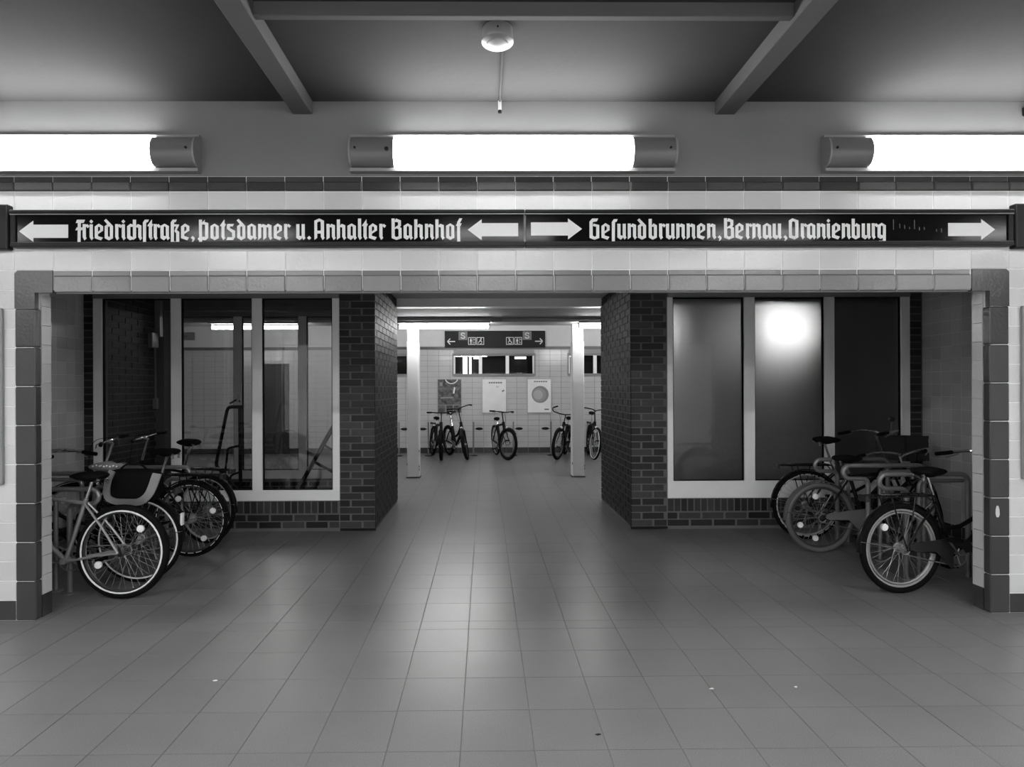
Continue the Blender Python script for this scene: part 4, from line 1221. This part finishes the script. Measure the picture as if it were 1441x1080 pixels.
    if lamp:
        p = HB + Vector((0.075, 0, 0.03))
        lo = MB(stm).lathe(p + Vector((-0.045, 0, 0)), [(0.012, 0), (0.03, 0.018), (0.034, 0.06), (0.032, 0.066)], (1, 0, 0), 14).build('headlamp', mt['dark_plastic'], root, True)
        MB(stm).lathe(p + Vector((0.02, 0, 0)), [(0.030, 0), (0.027, 0.006), (0.012, 0.010)], (1, 0, 0), 14).build('lens', mt['reflect'], lo, True)
    if lamp == 'low':
        p = HB + Vector((0.075, 0, -0.06))
        MB(stm).cbox(p.x - 0.01, p.x + 0.012, -0.026, 0.026, p.z - 0.028, p.z + 0.028, 0.006).build('front_reflector', mt['reflect'], root)
    if basket:
        bo = MB(stm)
        x0, x1, y0, y1, z0, z1 = 0.88, 1.13, -0.20, 0.20, 0.80, 1.05
        bo.cbox(x0, x1, y0, y1, z0, z0 + 0.012, 0.003)
        for (a, c, e2, g2) in ((x0, x0 + 0.01, y0, y1), (x1 - 0.01, x1, y0, y1), (x0, x1, y0, y0 + 0.01), (x0, x1, y1 - 0.01, y1)): bo.box(a, c, e2, g2, z0, z1)
        for (a, c, e2, g2) in ((x0 - .006, x0 + 0.012, y0, y1), (x1 - 0.012, x1 + .006, y0, y1), (x0, x1, y0 - .006, y0 + 0.012), (x0, x1, y1 - 0.012, y1 + .006)): bo.box(a, c, e2, g2, z1 - 0.03, z1)
        bo.build('crate', mt['dark_plastic'], root)
    # kick stand
    if kick: MB().tube([(0.36, 0.05, 0.27), (0.24, 0.14, 0.012)], 0.007, 6).build('kick_stand', mt['steel'], root)
    return root

M['bike_black'] = mat('bike_black_enamel', 0.008, 0.25, spec=0.4)
M['bike_silver'] = mat('bike_silver_paint', 0.42, 0.3, metal=0.6)
M['bike_grey'] = mat('bike_grey_paint', 0.16, 0.35)
M['bike_pale'] = mat('bike_pale_paint', 0.45, 0.35)
M['bike_far'] = mat('bike_matt_black', 0.005, 0.6, spec=0.2)
M['guard_pale'] = mat('chain_guard_grey', 0.17, 0.4)
M['tyre_grey'] = mat('grey_tyre', 0.11, 0.6)

HL = PI          # heading of the bicycles on the left
b1 = bicycle('silver bicycle nearest on the left with white ringed rear wheel', (-2.695, 4.405), HL - 0.02, 'bike_silver', 'diamond', 0.348, 0.925, 'flat', 1.0, 0.15, R(2),
             None, False, None, dict(strip=True, reflect=(0.708 * PI, -0.16 * PI), tyre=0.026, rim='rim_dark', dark_hub=True), dict(tyre=0.026), kick=False, lamp=False, rear_lamp=False, pedal_a=0.1)
b2 = bicycle('dark bicycle with a patterned saddle cover and bag, second on the left', (-2.79, 4.78), HL + 0.03, 'bike_black', 'step', 0.345, 0.955, 'city', 1.02, -0.2, R(1),
             'bike_black', True, 'bike_black', dict(strip=True, rim='rim_dark'), dict(strip=True), tail_reflector=True, pedal_a=1.2)
b3 = bicycle('black touring bicycle with carrier and mudguard, third on the left', (-2.735, 5.50), HL - 0.02, 'bike_black', 'diamond', 0.350, 0.99, 'flat', 1.07, 0.25, R(1),
             'bike_black', True, None, dict(double_rim=False, rim='rim_dark', reflect=(0.32 * PI, 0.89 * PI, 1.31 * PI), dashes=True), dict(reflect=(1.0,)), pedal_a=0.9)
b4 = bicycle('black bicycle with raised sprung saddle, farthest on the left', (-2.82, 5.98), HL - 0.28, 'bike_black', 'diamond', 0.345, 1.03, 'flat', 1.05, 0.3, R(1.5),
             'bike_black', True, None, dict(rim='rim', reflect=(2.4,)), dict(), pedal_a=2.0)
bA = bicycle('black step-through bicycle with silver rims nearest on the right', (3.125, 4.40), 0.12, 'bike_black', 'step', 0.338, 0.925, 'city', 0.97, -0.25, R(-1),
             'bike_black', True, 'dark_plastic', dict(double_rim=True, reflect=(0.72 * PI,), tyre=0.023), dict(), pedal_a=-0.9)
bB = bicycle('dark bicycle with grey chain guard and grey-tyred rear wheel, middle on the right', (3.14, 5.50), 0.03, 'bike_black', 'diamond', 0.328, 0.895, 'city', 0.90, 0.5, R(-1),
             'tyre_grey', False, 'guard_pale', dict(rim='rim_dark', reflect=(0.56 * PI, 1.11 * PI, 1.43 * PI), tyre=0.024, dark_hub=True, tyre_m='tyre_grey'), dict(), pedal_a=0.7)
bC = bicycle('black bicycle with a dark crate on its handlebar, farthest on the right', (3.28, 5.98), 0.0, 'bike_black', 'step', 0.350, 1.03, 'city', 1.06, 0.1, R(-1.5),
             'bike_black', True, None, dict(dashes=True, reflect=(0.45 * PI,)), dict(), basket=True, pedal_a=2.2)
# saddle cover of the second bicycle on the left
def cover(root, h):
    S = Vector((0.29, 0, 0.70)); BB = Vector((0.43, 0, 0.28)); d = (S - BB).normalized(); top = S + d * ((h - 0.05 - S.z) / d.z)
    def sad(p):
        t = p.x
        wd = 0.38 + 0.66 * (max(0.0, 0.25 - t) / 1.25) ** 0.6 if t < 0.25 else 0.38 * (1 - 0.3 * (t - 0.25))
        return Vector((t, p.y * wd, p.z * (0.95 - 0.25 * max(t, 0)) + 0.3 * max(0.0, -t - 0.3)))
    c = MB().blob((top.x + 0.03, 0, top.z + 0.024), 0.155, 0.103, 0.048, 18, 10, sad).build('saddle_cover', M['cloth_grey'], root, True)
    dt = MB()
    for i in range(9):
        x = top.x - 0.09 + i * 0.026
        dt.lathe((x, 0.100 * (0.45 if x > top.x + 0.06 else 0.86 - 2.6 * max(0, x - top.x + 0.02)), top.z + 0.036 + (0.006 if i % 2 else 0)), [(0.007, 0), (0.007, 0.006)], (0, 1, 0), 6)
    dt.build('dots', M['reflect'], c)
cover(b2, 0.955)
# handlebar mirror of the farthest bicycle on the right
MB().tube([(0.72, -0.24, 1.10), (0.74, -0.22, 1.20)], 0.005, 6).build('mirror_stalk', M['chrome'], bC)
MB().blob((0.745, -0.215, 1.225), 0.035, 0.014, 0.028).build('mirror', M['dark_plastic'], bC, True)
# bag lying over the carrier of the second bicycle
bg = thing('bicycle_bag', 'black bicycle bag with grey U-shaped trim on the left carrier', 'bag', (-2.745, 4.665, 0.70))
def bagf(p):
    q = Vector((math.copysign(abs(p.x) ** 0.6, p.x), math.copysign(abs(p.y) ** 0.7, p.y), math.copysign(abs(p.z) ** 0.6, p.z)))
    q.x *= 1.0 + 0.10 * q.z
    return q
MB().blob((0, -0.03, 0.10), 0.225, 0.070, 0.135, 24, 14, bagf).build('body', M['cloth'], bg, True)
tb_ = MB()
pth = [(-0.13, 0.225), (-0.165, 0.12), (-0.165, 0.02), (-0.10, -0.015), (0.08, -0.02), (0.155, 0.03), (0.19, 0.12), (0.21, 0.20)]
pv = fillet([(x, 0, z) for x, z in pth], 0.05)
vs_, fs = [], []
for i, p in enumerate(pv):
    a = pv[max(i - 1, 0)]; c = pv[min(i + 1, len(pv) - 1)]
    d = (c - a).normalized(); n = Vector((-d.z, 0, d.x))
    wd = 0.028
    for s in (-1, 1):
        q = p + n * s * wd
        yy = -0.112 + 0.035 * max(0, abs(q.x) / 0.22 - 0.55) ** 2 * 4 + 0.05 * max(0, abs(q.z - 0.1) / 0.13 - 0.6) ** 2 * 3
        vs_.append((q.x, yy, q.z)); vs_.append((q.x, yy + 0.012, q.z))
for i in range(len(pv) - 1):
    k = i * 4
    fs += [(k, k + 2, k + 6, k + 4), (k + 1, k + 5, k + 7, k + 3), (k, k + 4, k + 5, k + 1), (k + 2, k + 3, k + 7, k + 6)]
tb_.add(vs_, fs); tb_.build('trim', M['cloth_grey'], bg)
MB().tube(fillet([(-0.1, -0.03, 0.23), (-0.06, -0.03, 0.27), (0.06, -0.03, 0.27), (0.1, -0.03, 0.23)], 0.03), 0.008, 6).build('handle', M['cloth'], bg)

# ---- tubular bicycle racks --------------------------------------
def rack(label, x_tip, Y, sgn, z_top=0.845, drop=0.115, long_=0.72, back=0.22):
    """hairpin of steel tube: rear post up, along, round the tip and back, then down the front post. sgn: direction from tip to wall"""
    t = thing('bicycle_rack', label, 'bicycle rack', (x_tip + sgn * 0.35, Y, 0))
    o = -(x_tip + sgn * 0.35)
    X = lambda d: x_tip + sgn * d + o
    r = drop / 2
    pts = [(X(long_), 0, 0.0), (X(long_), 0, z_top), (X(r), 0, z_top)]
    pts = fillet(pts, 0.07)
    tip = [Vector((X(r - r * math.sin(a)), 0, z_top - r + r * math.cos(a))) for a in [PI * i / 8 for i in range(1, 8)]]
    low = fillet([(X(r), 0, z_top - drop), (X(back), 0, z_top - drop), (X(back), 0, 0.0)], 0.06)
    MB().tube(pts + tip + low, 0.0195, 10).build('hairpin_tube', M['steel'], t, True)
    MB().tube(fillet([(X(back + 0.14), 0.05, 0.0), (X(back + 0.14), 0.05, z_top - 0.06), (X(long_), 0.05, z_top - 0.06)], 0.06), 0.0165, 10).build('inner_tube', M['steel'], t, True)
    for d, y in ((long_, 0), (back, 0), (back + 0.14, 0.05)):
        MB().lathe((X(d), y, 0), [(0.045, 0), (0.045, 0.008), (0.024, 0.012)], n=12).build('foot', M['steel'], t)
    return t
rack('steel hairpin bicycle rack nearest on the right', 3.175, 4.72, 1)
rack('steel hairpin bicycle rack, second on the right', 3.165, 5.18, 1, 0.855)
rack('steel hairpin bicycle rack farthest on the right', 3.24, 5.76, 1, 0.84)
rack('steel hairpin bicycle rack nearest on the left', -2.945, 4.525, -1, 0.795)
rack('steel hairpin bicycle rack, second on the left', -3.10, 5.05, -1, 0.84)
rack('steel hairpin bicycle rack farthest on the left', -2.86, 5.74, -1, 0.80)

# ---- bicycles and stands along the rear wall ---------------------
def far_bike(label, rx, ry, a, **k):
    return bicycle(label, (rx, ry), -PI / 2 + a, 'bike_far', group=None, **k)
far_bike('black bicycle with a rear carrier beside the left poster', -1.22, 13.72, 0.26, bar='flat', bar_h=1.02, steer=-0.25, lean=R(-4), mud=None, rack=True, rear=dict(dark_spokes=True, rim='rim_dark', tyre=0.036), front=dict(dark_spokes=True, rim='rim_dark', tyre=0.036), lamp=False, saddle_h=0.9)
far_bike('black bicycle with a bright headlamp between the left and middle posters', -0.82, 13.72, 0.42, frame='step', bar='city', bar_h=1.10, steer=-0.5, lean=R(3), mud='bike_far', rack=False, rear=dict(dark_spokes=True, rim='rim_dark', tyre=0.034), front=dict(dark_spokes=True, rim='rim_dark', tyre=0.034), saddle_h=1.02)
far_bike('black bicycle with turned handlebar below the middle poster', 0.27, 13.74, 0.22, bar='flat', bar_h=1.03, steer=0.35, lean=R(3), mud='bike_far', rack=False, rear=dict(dark_spokes=True, rim='rim', reflect=(2.6,)), front=dict(dark_spokes=True, rim='rim_dark', tyre=0.034), saddle_h=0.88)
far_bike('black bicycle with curled handlebar below the disc poster', 1.86, 13.74, -0.30, bar='curl', bar_h=0.98, steer=-0.2, lean=R(-9), mud='bike_far', rack=False, rear=dict(dark_spokes=True, rim='rim_dark', tyre=0.034), front=dict(dark_spokes=True, rim='rim_dark', tyre=0.034), lamp='low', saddle_h=0.9)
far_bike('black bicycle half hidden behind the right column', 2.42, 13.74, -0.06, bar='city', bar_h=1.05, steer=0.2, lean=R(-3), mud='bike_far', rack=True, rear=dict(dark_spokes=True, rim='rim_dark', tyre=0.034), front=dict(dark_spokes=True, rim='rim_dark', strip=True), lamp='low', saddle_h=1.0)
for X, s, lab in ((-1.30, -1, 'slim post stand with black pad left of the carrier bicycle'), (-0.26, 1, 'slim post stand with black pad beside the headlamp bicycle'), (0.66, 1, 'slim post stand with black pad below the middle poster'),
                  (1.53, -1, 'slim post stand with black pad below the disc poster'), (-1.98, 1, 'slim post stand with black pad left of the left column')):
    t = thing('bicycle_stand', lab, 'bicycle stand', (X, 13.62, 0))
    MB().tube([(0, 0, 0), (0, 0, 0.78)], 0.018, 8).build('post', M['steel'], t, True)
    MB().lathe((0, 0, 0), [(0.09, 0), (0.09, 0.008), (0.03, 0.014)], n=12).build('base', M['bike_far'], t)
    MB().tube([(0, 0, 0.62), (s * 0.05, 0, 0.62)], 0.012, 6).build('arm', M['steel'], t)
    MB().blob((s * 0.13, 0, 0.62), 0.09, 0.03, 0.032).build('pad', M['bike_far'], t, True)
# ---- small litter on the floor ----------------------------------
for k, (x, y, s, lab) in enumerate(((-1.44, 3.15, 1, 'tiny pale scrap on the floor at the left foreground'), (1.16, 3.02, 1, 'tiny pale scrap on the floor right of the centre line'), (1.60, 3.03, 0.7, 'tiny pale crumb on the floor at the right foreground'), (0.50, 2.63, -1, 'small dark spot on the floor near the camera'))):
    o = MB().prism_y([(-0.012 * abs(s), 0), (0.0, -0.006), (0.014 * abs(s), 0.001), (0.004, 0.007)], -0.0015, 0.0015)
    o.v = [(v[0], v[2], 0.002 + v[1]) for v in o.v]
    tag(local_o := o.build('paper_scrap' if s > 0 else 'floor_spot', M['reflect'] if s > 0 else M['black']), lab, 'litter')
    local_o.location = (x, y, 0)
